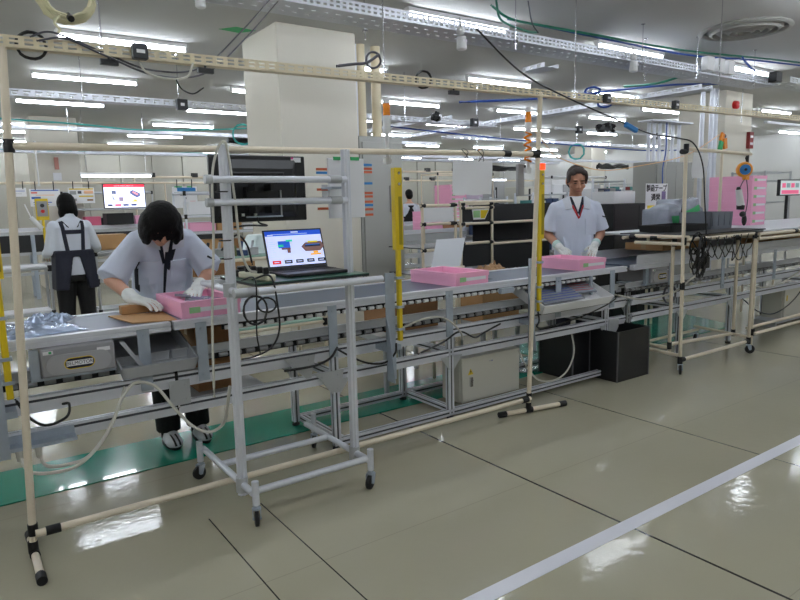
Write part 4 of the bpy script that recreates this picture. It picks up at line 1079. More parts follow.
# ---------- far seated worker
def far_worker():
    r=empty('person',(0,0,0),'small distant person in dark vest, sitting by the far pink stack','person')
    def body(b):
        b.loft([(0,0,.45,.17,.14),(0,0,.7,.15,.11),(0,0,1.0,.17,.11),(0,0,1.06,.12,.08),(0,0,1.12,.05,.05)],16); b.cap((0,0,1.1),(0,.02,1.2),.05,.05); make_head(b,(0,.04,1.27),(0,1,-.3),(0,.3,1),1.)
        for s in(-1,1): b.cap((s*.18,0,1.02),(s*.23,.03,.78),.05,.042); b.cap((s*.23,.03,.78),(s*.15,.27,.74),.04,.03); b.cap((s*.09,.0,.5),(s*.11,.38,.5),.085,.06); b.cap((s*.11,.38,.5),(s*.11,.36,.1),.055,.04); b.cap((s*.11,.36,.08),(s*.11,.48,.04),.035,.03); hand(b,(s*.15,.27,.74),(0,.9,-.2),(0,0,-1),s)
    blob('body',body,skin,r,.010,2)
    def sh(b):
        b.loft([(0,0,.5,.185,.15),(0,0,.75,.175,.13),(0,0,.98,.19,.125),(0,0,1.07,.12,.09)],20)
        for s in(-1,1): b.cap((s*.17,0,1.0),(s*.235,.03,.78),.066,.058); b.cap((s*.23,.03,.78),(s*.17,.2,.75),.055,.048)
    blob('shirt',sh,shirtw,r,.011,3)
    def ve(b): b.loft([(0,0,.5,.195,.16),(0,0,.75,.18,.14),(0,0,1.03,.12,.125)],16)
    blob('vest',ve,blackcl,r,.011,2)
    def tr(b):
        b.ell((0,.02,.5),(.19,.17,.1))
        for s in(-1,1): b.cap((s*.09,.0,.5),(s*.11,.38,.5),.1,.075); b.cyl((s*.11,.38,.5),(s*.11,.36,.1),.07,.065,12)
    blob('trousers',tr,blackcl,r,.011,2)
    def ha(b): b.ell((0,.02,1.30),(.09,.10,.10)); b.ell((0,-.01,1.25),(.085,.08,.09))
    blob('hair',ha,hairm,r,.009,2)
    r.location=(8.75,12.0,.35); r.rotation_euler=(0,0,-.3)
    b=one(blackp); b.box(-.2,.2,-.2,.2,.70,.76); 
    s=empty('stool',(8.75,12.0,0),'black stool under the distant seated person','stool')
    b=one(blackp); b.lathe((8.75,12.0,.70),[(.19,0),(.2,.02),(.19,.06),(.02,.07)],n=20); b.build('seat',None,s,smooth=True)
    b=one(chrome); b.cyl((8.75,12.0,.05),(8.75,12.0,.70),.025); b.lathe((8.75,12.0,0),[(.22,0),(.22,.02),(.03,.06)],n=20); b.build('stand',None,s,smooth=True)
    return r
far_worker()
# ================================================================= THINGS ON THE BELT
def foam_tray(label,loc,rz=0,scale=1.,group=None,fill=True):
    """pink foam tray .30 x .46 x .09 with a handle recess and a label on the short side"""
    r=empty('foam_tray',(0,0,0),label,'tray',group)
    w,l,h,t=.30,.46,.085,.026
    b=one(pink); b.box(-w/2,w/2,-l/2,l/2,0,.02)
    b.box(-w/2,-w/2+t,-l/2,l/2,.02,h); b.box(w/2-t,w/2,-l/2,l/2,.02,h); b.box(-w/2+t,w/2-t,-l/2,-l/2+t,.02,h); b.box(-w/2+t,w/2-t,l/2-t,l/2,.02,h)
    b.box(-w/2-.004,w/2+.004,-l/2-.004,-l/2,.052,h) ; b.box(-w/2-.004,-w/2,-l/2,l/2,.052,h); b.box(w/2,w/2+.004,-l/2,l/2,.052,h)
    o=b.build('shell',None,r); 
    b=one(paper); b.box(-.085,.125,-l/2-.0052,-l/2-.004,.030,.052); b.build('label_strip',None,r)
    b=one(greenl); b.box(-.115,-.06,-l/2-.0056,-l/2-.004,.026,.056); b.build('green_label',None,r)
    r.location=loc; r.rotation_euler=(0,0,rz)
    return r
t1=foam_tray('pink foam tray with film packs inside, in front of the bent worker',(1.065,3.42,.877))
foam_tray('pink foam tray alone on the middle of the belt, right of the yellow tower',(2.80,3.40,.877),.05)
foam_tray('pink foam tray in front of the man with grey hair',(4.08,3.42,.877),-.02)
for k,(x,y,a) in enumerate(((1.0,3.36,.3),(1.09,3.48,-.4),(1.13,3.33,.8),(1.03,3.54,1.2))):
    b=one(glassg); b.obox((x,y,.925+.008*k),(.13,.08,.012),(.15*(k%2),.12,a)); b.use(purple); b.obox((x,y,.932+.008*k),(.07,.04,.004),(.15*(k%2),.12,a)); o=b.build('film_pack'); 
    tag(o,['clear film pack at the near left inside the pink tray','purple printed film pack at the back of the pink tray','small film pack at the near right inside the pink tray','clear film pack leaning at the far left inside the pink tray'][k],'film pack')
# flat cardboard sheet + small carton
b=one(card); b.prism([(.64,3.55,.877),(.69,3.24,.877),(.885,3.185,.877),(.90,3.50,.877)],(0,0,.005)); o=b.build('cardboard_sheet'); tag(o,'flat cardboard sheet lying on the belt left of the first pink tray','cardboard')
b=one(card); b.obox((.80,3.55,.905),(.20,.05,.045),(0,0,.05)); o=b.build('cardboard_strip',bevel=.003); tag(o,'narrow folded cardboard strip at the gloved hands of the bent worker','cardboard')
# crumpled silver bag at the left
def bag(name,cx,cy,cz,wx,wy,h,label,seed,m=film,rz=0.):
    vs=[];fs=[];n=26
    for i in range(n+1):
        for j in range(n+1):
            u=i/n-.5;w=j/n-.5; e=max(0,1-(2*abs(u))**4)*max(0,1-(2*abs(w))**4)
            z=h*e*(.45+.9*abs(mnoise.noise(V((u*6+seed,w*6,seed)))) +.5*abs(mnoise.noise(V((u*13,w*13+seed,2)))))
            x=u*wx+.012*mnoise.noise(V((u*4,w*4,seed)));y=w*wy+.012*mnoise.noise(V((w*5,u*5,seed+3)))
            c,s=math.cos(rz),math.sin(rz); vs.append((cx+x*c-y*s,cy+x*s+y*c,cz+z+.003))
    N=len(vs)
    for i in range(n):
        for j in range(n): a=i*(n+1)+j; fs.append((a,a+1,a+n+2,a+n+1))
    bot=[(p[0],p[1],cz) for p in vs]; fs+=[tuple(q+N for q in reversed(f)) for f in fs[:n*n]]
    rim=[i*(n+1) for i in range(n+1)]+[n*(n+1)+j for j in range(1,n+1)]+[i*(n+1)+n for i in range(n-1,-1,-1)]+[j for j in range(n-1,0,-1)]
    for k in range(len(rim)): a=rim[k];c=rim[(k+1)%len(rim)]; fs.append((a,c,N+c,N+a))
    b=one(m); b.add(vs+bot,fs); o=b.build(name,smooth=1.2); tag(o,label,'bag'); return o
bag('silver_bag',.26,3.38,.877,.40,.36,.032,'crumpled silvery blue film bags lying on the left end of the belt',3.1,rz=.2)
bag('silver_bag',.36,3.50,.895,.20,.22,.035,'upper crumpled silver bag on top of the wide one at the left belt end',8.4,rz=-.4)
# clear sheet right of tray on belt, brown paper behind
b=one(glassg); b.box(2.99,3.12,3.30,3.42,.877,.880); o=b.build('plastic_sheet'); tag(o,'small clear plastic sheet lying on the belt right of the middle pink tray','plastic sheet')
bag('paper_wrap',3.85,4.10,.78,.34,.28,.09,'crumpled brown wrapping paper in a box behind the belt, left of the man',5.5,mat('brown_paper',(.66,.52,.38),.8,0,.08,10,.3))
carton(3.62,4.05,3.95,4.26,.40,.78,'brown cardboard box holding wrapping paper, behind the belt left of the man',m=card)
b=one(alud); b.box(3.6,4.07,3.93,4.28,.35,.40)
for x in(3.63,4.04):
    for y in(3.96,4.25): b.box(x-.015,x+.015,y-.015,y+.015,0,.35)
o=b.build('low_stand'); tag(o,'low metal stand under the paper filled box left of the man','stand')
# white leaning sheet on a cream stand behind the belt
r=empty('display_board',(3.28,4.0,0),'blank white sheet leaning back on a stand behind the middle pink tray','board')
b=one(mat('clear_white',(.84,.86,.88),.3,0,.02)); b.hexa([(3.06,3.94,.885),(3.38,3.96,.885),(3.38,3.964,.885),(3.06,3.944,.885),(3.24,4.08,1.125),(3.56,4.10,1.125),(3.56,4.104,1.125),(3.24,4.084,1.125)]); b.build('sheet',None,r)
for x in(3.13,3.40):
    b=one(cream); b.cyl((x,4.0,0),(x,4.0,.93),.014,n=10); b.build('leg',None,r,smooth=True)
b=one(cream); b.cyl((3.08,3.95,.895),(3.44,3.98,.895),.012,n=10); b.cyl((3.13,4.0,.9),(3.13,3.95,.9),.012); b.build('ledge',None,r,smooth=True)
# small hand tags on the boxes inside motor
# ================================================================= RIGHT PIPE CART AND TABLE
rc=empty('pipe_cart',(5.3,3.1,0),'cream pipe cart with castors and a tall post, in front of the right conveyor','cart')
def cp(p0,p1,parent,name='tube',r=.0145,m=None): b=one(m or cream); b.cyl(p0,p1,r,n=12); return b.build(name,None,parent,smooth=True)
def jt(p,d,parent,L=.06,r=.0195): b=one(rubber); joint(b,p,d,L,r); b.build('joint',None,parent,smooth=True)
cp((4.735,2.83,.10),(4.695,2.83,1.815),rc,'post'); cp((4.85,3.0,.13),(4.85,3.0,1.07),rc,'post'); cp((5.825,2.83,.10),(5.835,2.83,1.09),rc,'post'); cp((5.88,3.0,.13),(5.88,3.0,1.07),rc,'post')
cp((4.735,2.83,.115),(5.825,2.83,.115),rc); cp((4.8,3.38,.125),(5.95,3.38,.125),rc); cp((4.74,2.83,.15),(4.80,3.5,.15),rc); cp((4.85,3.0,.17),(4.86,3.5,.17),rc); cp((5.83,2.83,.15),(5.95,3.42,.15),rc); cp((4.86,3.0,.20),(5.88,3.0,.15),rc)
for z in(1.085,): cp((4.72,2.83,z),(5.84,2.83,z),rc); cp((4.74,2.80,z-.035),(4.74,3.28,z-.035),rc); cp((4.74,2.80,z+.02),(4.74,3.28,z+.02),rc); cp((5.86,2.83,z),(5.86,3.42,z),rc); cp((4.74,3.40,z),(5.86,3.40,z),rc)
cp((4.70,2.83,1.785),(5.68,2.83,1.765),rc,'arm')
for p,d in(((4.735,2.83,.115),(0,0,1)),((4.76,2.83,.115),(1,0,0)),((5.80,2.83,.115),(1,0,0)),((5.825,2.83,.12),(0,0,1)),((4.85,3.0,.19),(0,0,1)),((5.88,3.0,.16),(0,0,1)),((4.72,2.83,1.075),(0,0,1)),((4.725,2.83,.72),(0,0,1)),((5.835,2.83,1.07),(0,0,1)),((5.88,3.0,1.05),(0,0,1)),((4.70,2.83,1.79),(0,0,1)),((4.67,2.83,1.76),(1,0,0)),((4.74,3.1,1.095),(0,1,0)),((4.74,3.3,1.095),(0,1,0)),((4.85,2.99,1.05),(0,0,1)),((5.0,2.83,1.075),(1,0,0)),((5.5,2.83,1.075),(1,0,0))): jt(p,d,rc)
for x,y,a in((4.74,2.83,.6),(5.83,2.83,2.4),(5.95,3.40,.2),(5.0,3.42,1.9)): castor(x,y,rc,a,r=.04)
b=one(blackpanel); b.box(4.78,6.0,2.82,3.46,1.112,1.122); b.build('top_board',None,rc)
# pipe table running on to the right
rt=empty('pipe_table',(7.6,3.3,0),'long cream pipe table continuing to the right edge, carrying the pink tray stack','table')
for z in(1.075,1.035): cp((5.90,2.83,z),(9.8,2.83,z),rt)
cp((5.92,2.83,.17),(9.8,2.83,.16),rt); cp((5.92,2.90,.21),(9.8,2.90,.21),rt); cp((5.9,3.95,1.08),(9.8,3.95,1.08),rt)
for x in(5.93,7.9,9.75):
    for y in(2.86,3.95): cp((x,y,0.0),(x,y,1.075),rt,'leg')
    jt((x,2.85,1.06),(0,0,1),rt); jt((x,2.85,.18),(0,0,1),rt); cp((x,2.83,1.05),(x,3.95,1.05),rt)
jt((6.6,2.83,1.075),(1,0,0),rt)
b=one(mat('roller_white',(.80,.81,.83),.4)); b.box(6.02,9.8,2.85,3.93,1.09,1.104); b.box(5.0,6.02,3.48,3.93,1.09,1.104); b.build('table_top',None,rt)
cp((5.03,3.95,0),(5.03,3.95,1.09),rt,'leg'); cp((5.0,3.95,1.08),(5.9,3.95,1.08),rt)
# bin, black tray, wrapped machine, stack
def slab_box(name,x0,x1,y0,y1,z0,z1,m,label,cat): return open_box(name,x0,x1,y0,y1,z0,z1,.006,m,label,cat,taper=.006)[0]
gb=slab_box('storage_bin',5.62,5.98,3.12,3.42,1.123,1.275,mat('bin_grey',(.44,.46,.50),.5,0,.04),'grey plastic storage bin on the cart in front of the pink tray stack','bin')
for k in range(4):
    b=one(mat('bin_grey',(.44,.46,.50),.5)); b.box(-.16+.1*k,-.145+.1*k,-.158,-.15,.03,.14); me=b.mesh('rib'); o=bpy.data.objects.new('rib',me); col.objects.link(o); o.parent=gb; WL[o.name]=V()
slab_box('storage_bin',5.0,5.56,3.12,3.42,1.123,1.18,blackp,'low black tray on the cart beside the grey bin','bin')
# wrapped machine: grey polythene draped, green tape
def wrapm(b):
    b.box(5.64,6.24,3.54,3.85,1.104,1.31); b.ell((5.78,3.68,1.29),(.15,.15,.07)); b.box(5.86,6.20,3.56,3.84,1.28,1.40); b.cap((5.68,3.56,1.12),(5.74,3.60,1.30),.05,.04); b.cap((6.20,3.56,1.12),(6.16,3.60,1.38),.05,.04); b.cap((5.95,3.56,1.2),(6.1,3.58,1.38),.04,.04)
wr=empty('wrapped_machine',(5.95,3.65,1.104),'machine wrapped in grey polythene with green tape, behind the cart post','machine')
wo=blob('cover',wrapm,mat('polythene_grey',(.56,.58,.63),.25,.1,.25,14,.8,bscale=18),wr,.02,3)
bw=bvh_of(wo)
patch('green_tape',bw,[(5.68,1.24),(5.80,1.24),(5.80,1.17),(5.68,1.17)],greent,wr,2.5,1,.004); patch('green_tape',bw,[(5.92,1.28),(6.16,1.34),(6.16,1.28),(5.92,1.22)],greent,wr,2.5,1,.004)
cable('machine_cable',[(5.70,3.48,1.12),(5.72,3.46,1.30),(5.78,3.48,1.41),(5.88,3.54,1.41)],.01,blackc,'black hose arching over the grey wrapped machine')
for k in range(6):
    foam_tray(['pink foam tray at the bottom of the six tray stack on the right table','second pink foam tray from the bottom of the stack on the right table','third pink foam tray from the bottom of the stack on the right table','fourth pink foam tray from the bottom of the stack on the right table','pink foam tray just below the top one of the stack on the right','topmost pink foam tray of the stack on the right table'][k],(7.06,3.64,1.105+.0862*k))
# rolling sign  and boxes
r=empty('tape_sign',(6.4,4.2,1.2),'white sign with black Japanese lettering and a yellow note, standing above the black cabinet','sign')
b=one(paper); b.box(6.22,6.62,4.19,4.195,1.275,1.57); b.build('board',None,r)
MR=(PI/2,0,0)
text('製函テープ',.080,(6.415,4.1892,1.515),MR,blackp,'lettering',r,sx=.95,bold=.0022); text('通常',.085,(6.40,4.1892,1.415),MR,blackp,'lettering',r,bold=.0025)
b=one(yellow); b.box(6.25,6.40,4.188,4.1895,1.295,1.335); b.build('yellow_note',None,r)
b=one(purple); b.box(6.51,6.585,4.188,4.1895,1.32,1.485); b.build('photo_print',None,r)
b=one(cream); b.cyl((6.42,4.21,0),(6.42,4.21,1.5),.0145); b.build('post',None,r,smooth=True)
b=one(pink); b.ell((6.47,4.17,1.30),(.05,.02,.02)); o=b.build('pink_roll',smooth=True); tag(o,'small pink roll clipped to the bottom of the tape sign','roll')
# black cabinet behind with white box on top
r=empty('black_cabinet',(6.55,4.75,0),'tall black cabinet standing behind the line to the right of the man','cabinet')
b=one(blackpanel); b.box(6.15,7.1,4.55,5.0,0,1.36); b.build('body',None,r,bevel=.004)
b=one(blackp); b.box(6.17,6.62,4.545,4.55,.03,1.33); b.build('door',None,r); b=one(blackp); b.box(6.63,7.08,4.545,4.55,.03,1.33); b.build('door',None,r)
carton(6.22,6.62,4.60,4.9,1.361,1.50,'white carton on top of the black cabinet behind the tape sign',m=paper,tape=False)
carton(5.05,5.75,3.22,3.60,.878+.08,1.02,'flat cardboard box on the right conveyor under the cart top',m=card)
carton(7.2,7.9,3.30,3.65,.878,1.03,'cardboard box on the right conveyor near the picture edge',m=card)
# hanging paper on the arm, and the tool
hung_sheet(4.83,5.04,1.76,1.56,2.845,'white paper sheet hanging from the arm of the right cart',curl=.02,clips=())
r=empty('tool_balancer',(5.63,2.83,1.55),'orange tool balancer with blue disc hanging from the end of the cart arm','balancer')
b=one(mat('balancer_orange',(.93,.60,.12),.4)); b.lathe((5.63,2.86,1.635),[(.04,0),(.063,.01),(.066,.04),(.055,.062)],(-.75,-.65,0),24); b.box(5.60,5.66,2.82,2.85,1.55,1.60); b.build('case',None,r,smooth=True)
b=one(bluel); b.lathe((5.583,2.82,1.635),[(.044,0),(.044,.006),(.01,.008)],(-.75,-.65,0),20); b.build('disc',None,r,smooth=True)
b=one(blackp); b.cyl((5.568,2.807,1.635),(5.58,2.817,1.635),.012); b.build('hub',None,r)
b=one(blackc); b.cyl((5.63,2.83,1.69),(5.63,2.83,1.76),.012); b.tube([(5.63,2.83,1.76),(5.60,2.83,1.73),(5.63,2.83,1.70)],.007,6); b.build('hook',None,r)
cable('power_cable',[(5.63,2.83,1.56),(5.58,2.83,1.54),(5.52,2.83,1.47)],.004,blackc,'short black cord from the balancer to the power screwdriver')
cable('power_cable',[(5.63,2.83,1.56),(5.66,2.83,1.47),(5.67,2.83,1.38),(5.65,2.83,1.28),(5.60,2.83,1.20)],.004,blackc,'long black cord hanging from the balancer with a black plug')
r=empty('power_screwdriver',(5.55,2.83,1.4),'white power screwdriver hanging tilted under the orange balancer','tool')
b=one(whitep); b.cyl((5.51,2.83,1.47),(5.56,2.83,1.33),.024,.032,14); b.build('handle',None,r,smooth=True)
b=one(blackp); b.cyl((5.56,2.83,1.335),(5.555,2.83,1.30),.034,.03,14); b.build('nose',None,r,smooth=True); b=one(blackp); b.cyl((5.51,2.83,1.47),(5.505,2.83,1.49),.02,.012,12); b.build('cord_cap',None,r,smooth=True)
b=one(blackp); b.ell((5.60,2.83,1.26),(.045,.02,.025)); b.ell((5.63,2.83,1.21),(.022,.02,.05)); o=b.build('plug',smooth=True); tag(o,'black plug dangling in front of the pink tray stack','plug')
# second post with lanyard
r=empty('lanyard_post',(6.27,3.4,1.104),'cream post with orange and green tags at its top, before the pink stack','post')
cp((6.27,3.4,1.104),(6.27,3.4,2.02),r,'pole'); jt((6.27,3.4,1.99),(1,0,.2),r)
b=one(orange); b.obox((6.22,3.38,1.98),(.05,.02,.08),(0,.4,0)); b.obox((6.26,3.37,1.92),(.05,.02,.10),(0,-.2,0)); b.build('orange_tag',None,r)
b=one(greent); b.obox((6.18,3.37,1.89),(.05,.02,.10),(0,.3,0)); b.build('green_tag',None,r)
cable('cord',[(6.27,3.40,2.03),(5.6,3.36,1.80),(4.8,3.3,1.685),(4.28,3.3,1.645),(3.8,3.3,1.73),(3.55,3.2,1.80),(3.2,2.98,1.86)],.004,peachc,'thin peach cord sagging from the lanyard post to the tall cream post')
# black cable from beam to cart post and down
cable('power_cable',[(2.60,2.88,2.40),(2.95,2.88,2.20),(3.3,2.87,2.09),(3.9,2.87,1.96),(4.28,2.87,1.885),(4.6,2.84,1.86),(4.75,2.80,1.82),(4.87,2.79,1.66),(4.92,2.79,1.4),(4.95,2.78,1.12)],.0055,blackc,'black cable running from the cream beam to the cart post and down',k=10)
b=one(bluel); b.obox((4.05,2.865,1.915),(.14,.03,.035),(0,.28,0)); o=b.build('cable_connector',bevel=.006); tag(o,'bright blue connector on the black overhead cable','connector')
# tangle of black cables hung on the cart
for k in range(9):
    c=V((4.86+.07*random.random()*k*.4,2.80+random.uniform(-.02,.02),1.03-.02*k+random.uniform(-.03,.03)))
    b=one(blackc); b.tube(coil(c,.055+.03*random.random(),2,(random.uniform(-.6,.6),1,random.uniform(-.3,.3)),.012,squash=1.5),.005,5)
    o=b.build('cable_loop',smooth=True); tag(o,'loop in the tangle of black cables hanging from the cart top','cable','tangled black cable loops on the right cart')
for k in range(7):
    x=4.80+.12*k; pts=[(x,2.81,1.08)]+[(x+.05*i+random.uniform(-.03,.03),2.80,1.08-.20*math.sin(i/5*PI)*(.6+.5*random.random())) for i in range(1,5)]+[(x+.28,2.81,1.09)]
    cable('cable_loop',pts,.0045,blackc,'loop in the tangle of black cables hanging from the cart top',group='tangled black cable loops on the right cart')
b=one(blackp); b.box(4.96,5.06,2.80,2.86,.84,.93); o=b.build('adapter',bevel=.004); tag(o,'black adapter box hanging in the cable tangle','adapter')
# low white control boxes under the right conveyor
for x,lab in((7.35,'pale grey control box under the right conveyor at the picture edge'),):
    r=empty('control_box',(x+.3,3.3,.072),lab,'control box')
    b=one(beige); b.box(x,x+.60,3.24,3.45,.072,.41); b.build('cabinet',None,r,bevel=.006,seg=2)
    b=one(beige); b.box(x+.01,x+.59,3.215,3.238,.08,.40); b.build('door',None,r,bevel=.004)
    b=one(yellow); b.box(x+.045,x+.062,3.21,3.215,.27,.33); b.build('warning_label',None,r)
    b=one(alud); b.box(x-.2,x+.8,3.2,3.48,.045,.072); b.build('stand_rail',None,r)
    for xx in(x-.15,x+.75): b=one(alud); b.box(xx-.02,xx+.02,3.22,3.46,0,.045); b.build('foot',None,r)
# monitor and steel rack behind right
r=empty('wire_rack',(9.7,4.6,0),'grey steel wire rack standing behind the pink stack at the right','rack')
for x in(9.35,10.1):
    for y in(4.45,4.9): b=one(alud); b.cyl((x,y,0),(x,y,1.75),.016); b.build('post',None,r,smooth=True)
for z in(.4,.9,1.3,1.60,1.72):
    b=one(alud); b.box(9.33,10.12,4.44,4.455,z,z+.02); b.box(9.33,10.12,4.895,4.91,z,z+.02); b.box(9.33,9.345,4.44,4.91,z,z+.02); b.box(10.105,10.12,4.44,4.91,z,z+.02)
    for k in range(8): b.box(9.36+.1*k,9.366+.1*k,4.45,4.9,z+.005,z+.012)
    b.build('shelf',None,r)
r=empty('monitor',(9.55,4.2,1.104),'monitor showing pink and grey panels at the right edge of the picture','monitor')
b=one(mb_); b.box(9.30,10.05,4.22,4.26,1.40,1.62); b.cyl((9.6,4.26,1.04),(9.6,4.26,1.45),.02); b.box(9.48,9.72,4.18,4.34,1.03,1.045); b.build('case',None,r,bevel=.003)
b=MB(); b.use(em('scr_grey',(.72,.76,.76),.6)); b.box(9.32,10.03,4.218,4.2195,1.415,1.605)
b.use(em('scr_pinkr',(.85,.35,.5),.6)); b.box(9.35,9.85,4.216,4.218,1.425,1.475)
for k in range(4): b.use(em('scr_pinkr',(.85,.35,.5),.6) if k%2==0 else em('scr_g2',(.45,.55,.55),.6)); b.box(9.36+.13*k,9.46+.13*k,4.216,4.218,1.51,1.57)
b.build('screen',None,r)
r=empty('work_desk',(9.9,4.3,0),'cream pipe desk under the right-edge monitor','desk')
cp((9.0,4.12,1.0),(11.2,4.12,1.0),r)
b=one(greyb); b.box(9.0,11.2,4.1,4.42,1.015,1.03); b.build('desk_top',None,r)
for x in(9.05,11.1): cp((x,4.12,0),(x,4.12,1.0),r,'leg'); cp((x,4.40,0),(x,4.40,1.0),r,'leg')
# paired cables down to far pillar
# ---- cabinet and conduits in front of far pillar
r=empty('electrical_cabinet',(9.2,5.9,0),'grey electrical cabinet with galvanised conduits rising from it, behind the cart','cabinet')
gc2=mat('grey_cabinet_dark',(.58,.58,.56),.5,0,.03,3)
b=one(gc2); b.box(8.70,9.75,5.72,6.1,0,1.95); b.build('cabinet_body',None,r,bevel=.005); b=one(gc2); b.box(8.73,9.22,5.705,5.72,.05,1.9); b.build('door',None,r); b=one(gc2); b.box(9.23,9.72,5.705,5.72,.05,1.9); b.build('door',None,r)
for k,x in enumerate((8.78,8.92,9.06,9.24,9.40,9.58)): b=one(galvw); b.cyl((x,5.9,1.95),(x,5.9,2.54),.026); b.build('conduit',None,r,smooth=True)
b=one(galvw); b.box(8.65,9.72,5.75,6.0,2.54,2.56); b.build('conduit_support',None,r)
r=empty('wall_conduits',(10.2,5.78,0),'pair of tall galvanised conduits standing on the floor beside the far pillar','conduit')
for x in(10.05,10.32,10.45): b=one(galvw); b.cyl((x,5.80,0),(x,5.80,H-.02),.035); b.build('pipe',None,r,smooth=True)
# ---- coloured cable drops there
for x,m,lab in((8.95,bluec,'blue cable dropping in front of the grey cabinet'),(9.02,whitec,'white cable dropping in front of the grey cabinet')):
    x-=.18; cable('cable',[(x,5.6,2.5),(x+.03,5.62,2.1),(x-.02,5.63,1.8),(x+.05,5.65,1.3),(x,5.68,1.0)],.009,m,lab)
# ================================================================= OVERHEAD TRAYS, CABLES
def cable_tray(x0,x1,y0,y1,z0,z1,label,axis='x',m=None,pitch=.05,slot=.03,rungs=.3,group=None,name='cable_tray'):
    r=empty(name,((x0+x1)/2,(y0+y1)/2,z0),label,'cable tray',group); m=m or galvw
    if axis=='x':
        for y,nm in((y0,'side_rail'),(y1-.0025,'side_rail')):
            b=one(m); slotted(b,x0,x1,z0,z1,y,pitch,slot,flange=0); b.build(nm,None,r)
        b=one(m); yy=[y0+.0026,y0+(y1-y0)*.3,y0+(y1-y0)*.36,y0+(y1-y0)*.64,y0+(y1-y0)*.7,y1-.003]
        b.box(x0,x1,yy[0],yy[1],z0,z0+.0025); b.box(x0,x1,yy[2],yy[3],z0,z0+.0025); b.box(x0,x1,yy[4],yy[5],z0,z0+.0025)
        x=x0
        while x<x1: b.box(x,min(x+.06,x1),yy[1],yy[2],z0,z0+.0025); b.box(x,min(x+.06,x1),yy[3],yy[4],z0,z0+.0025); x+=.10
        b.build('perforated_base',None,r)
    else:
        for x,nm in((x0,'side_rail'),(x1-.0025,'side_rail')):
            b=one(m); slotted(b,y0,y1,z0,z1,x,pitch,slot,flange=0,axis='y')
            b.build(nm,None,r)
        b=one(m); b.box(x0+.003,x1-.003,y0,y1,z0,z0+.0025); b.build('base',None,r)
    return r
cable_tray(1.5,8.75,4.12,4.42,2.78,2.86,'big perforated galvanised cable tray crossing the top of the picture',pitch=.052,slot=.03)
cable_tray(7.62,7.86,4.42,12.5,2.70,2.76,'galvanised tray running away from the big tray towards the back, right of centre',axis='y',pitch=.10,slot=.06)
cable_tray(4.9,5.1,4.45,4.75,2.70,2.74,'short galvanised cross arm sticking out below the big tray near the middle',axis='y',pitch=.1,slot=.05)
cable_tray(1.62,1.78,3.9,4.11,2.82,2.87,'short galvanised bracket at the left end of the big tray',axis='y',pitch=.1,slot=.05)
cable_tray(-2,6.9,7.2,7.36,2.52,2.585,'galvanised cable tray crossing behind the pillar, nearest of the far trays',pitch=.10,slot=.06)
cable_tray(-2,9.5,11.9,12.05,2.74,2.80,'far galvanised tray under the second rows of lamps',pitch=.2,slot=.12)
cable_tray(-2,15,13.0,13.15,2.46,2.52,'lowest far galvanised tray just above the far cream pipe',pitch=.25,slot=.15)
cable_tray(7.9,15.5,9.6,9.75,2.62,2.68,'far galvanised tray on the right half of the hall',pitch=.2,slot=.12)
cable_tray(6.0,6.2,7.4,16.,2.62,2.68,'far tray running away from the viewer, right of the signal light',axis='y',pitch=.25,slot=.15)
cable_tray(9,19,12.4,12.55,2.50,2.56,'distant galvanised tray low on the right half',pitch=.25,slot=.15)
cable_tray(8.8,11.0,3.95,4.25,2.80,2.87,'dull tray section at the far right end of the big tray',pitch=.1,slot=.05,m=alud)
for x0,x1,y,z in((7.9,10.6,6.9,2.50),(10.9,14.0,5.2,2.55)):
    b=one(alud); b.box(x0,x1,y,y+.05,z,z+.04); o=b.build('strut_channel'); tag(o,'steel channel hung below the ceiling, %s'%('behind the right part of the beam' if x0<9 else 'near the right wall'),'channel')
# rods of the big tray
for x,y,lab in((2.85,4.45,'steel rod holding the big tray in front of the pillar'),(4.15,4.10,'steel rod holding the big tray near its middle'),(5.95,4.10,'steel rod right of the hanging camera'),(6.5,4.44,'steel rod left of the white boxes on the big tray'),(6.95,4.10,'steel rod at the white boxes on the big tray'),(8.2,4.1,'steel rod near the right end of the big tray')):
    b=one(chrome); b.cyl((x,y,2.70),(x,y,H),.005,n=6); b.cyl((x,y,H-.006),(x,y,H),.02,n=10); b.box(x-.015,x+.015,y-.015,y+.015,2.76,2.78); o=b.build('hanger_rod'); tag(o,lab,'rod')
for x,y,z in((1.25,7.19,2.5),(2.2,7.19,2.5),(5.2,7.19,2.5),(6.5,7.19,2.5),(1.8,11.8,2.7),(5.6,11.8,2.7),(8.2,11.8,2.7),(9.2,9.5,2.6),(11.5,9.5,2.6),(13.5,9.5,2.6),(10.,5.15,2.5),(12.2,5.25,2.55)):
    b=one(chrome); b.cyl((x,y,z),(x,y,H),.006,n=6); o=b.build('hanger_rod'); tag(o,'thin rod holding one of the far cable trays','rod','rods of the far cable trays')
# hanging cameras / speakers
def cam_unit(x,y,z,label,s=1.):
    r=empty('ceiling_camera',(x,y,z),label,'camera')
    b=one(whitep); b.cyl((x,y,z-.075*s),(x,y,z+.015*s),.042*s,.036*s,16); b.lathe((x,y,z-.085*s),[(.03*s,0),(.042*s,.01)],n=16); b.build('body',None,r,smooth=True)
    b=one(whitep); b.ell((x-.01,y,z+.06*s),(.035*s,.035*s,.035*s)); b.cyl((x,y,z+.06*s),(x,y+.02,z+.17*s),.008); b.build('mount',None,r,smooth=True)
    b=one(paper); b.box(x-.02,x+.02,y-.043*s,y-.041*s,z-.03,z-.01); b.build('label_plate',None,r)
cam_unit(3.50,4.05,2.70,'white camera hung below the big silver tray near the middle')
cam_unit(5.74,4.05,2.74,'white camera hung under the right part of the big silver tray')
cam_unit(1.50,4.30,2.77,'white camera at the top left of the big pillar',.8)
for k in range(3):
    b=one(whitep); b.box(7.05+.22*k,7.19+.22*k,4.03,4.11,2.80,2.95); o=b.build('junction_box',bevel=.006); tag(o,['leftmost of three white boxes on the side of the big tray','middle one of three white boxes on the side of the big tray','rightmost of three white boxes on the side of the big tray'][k],'junction box')
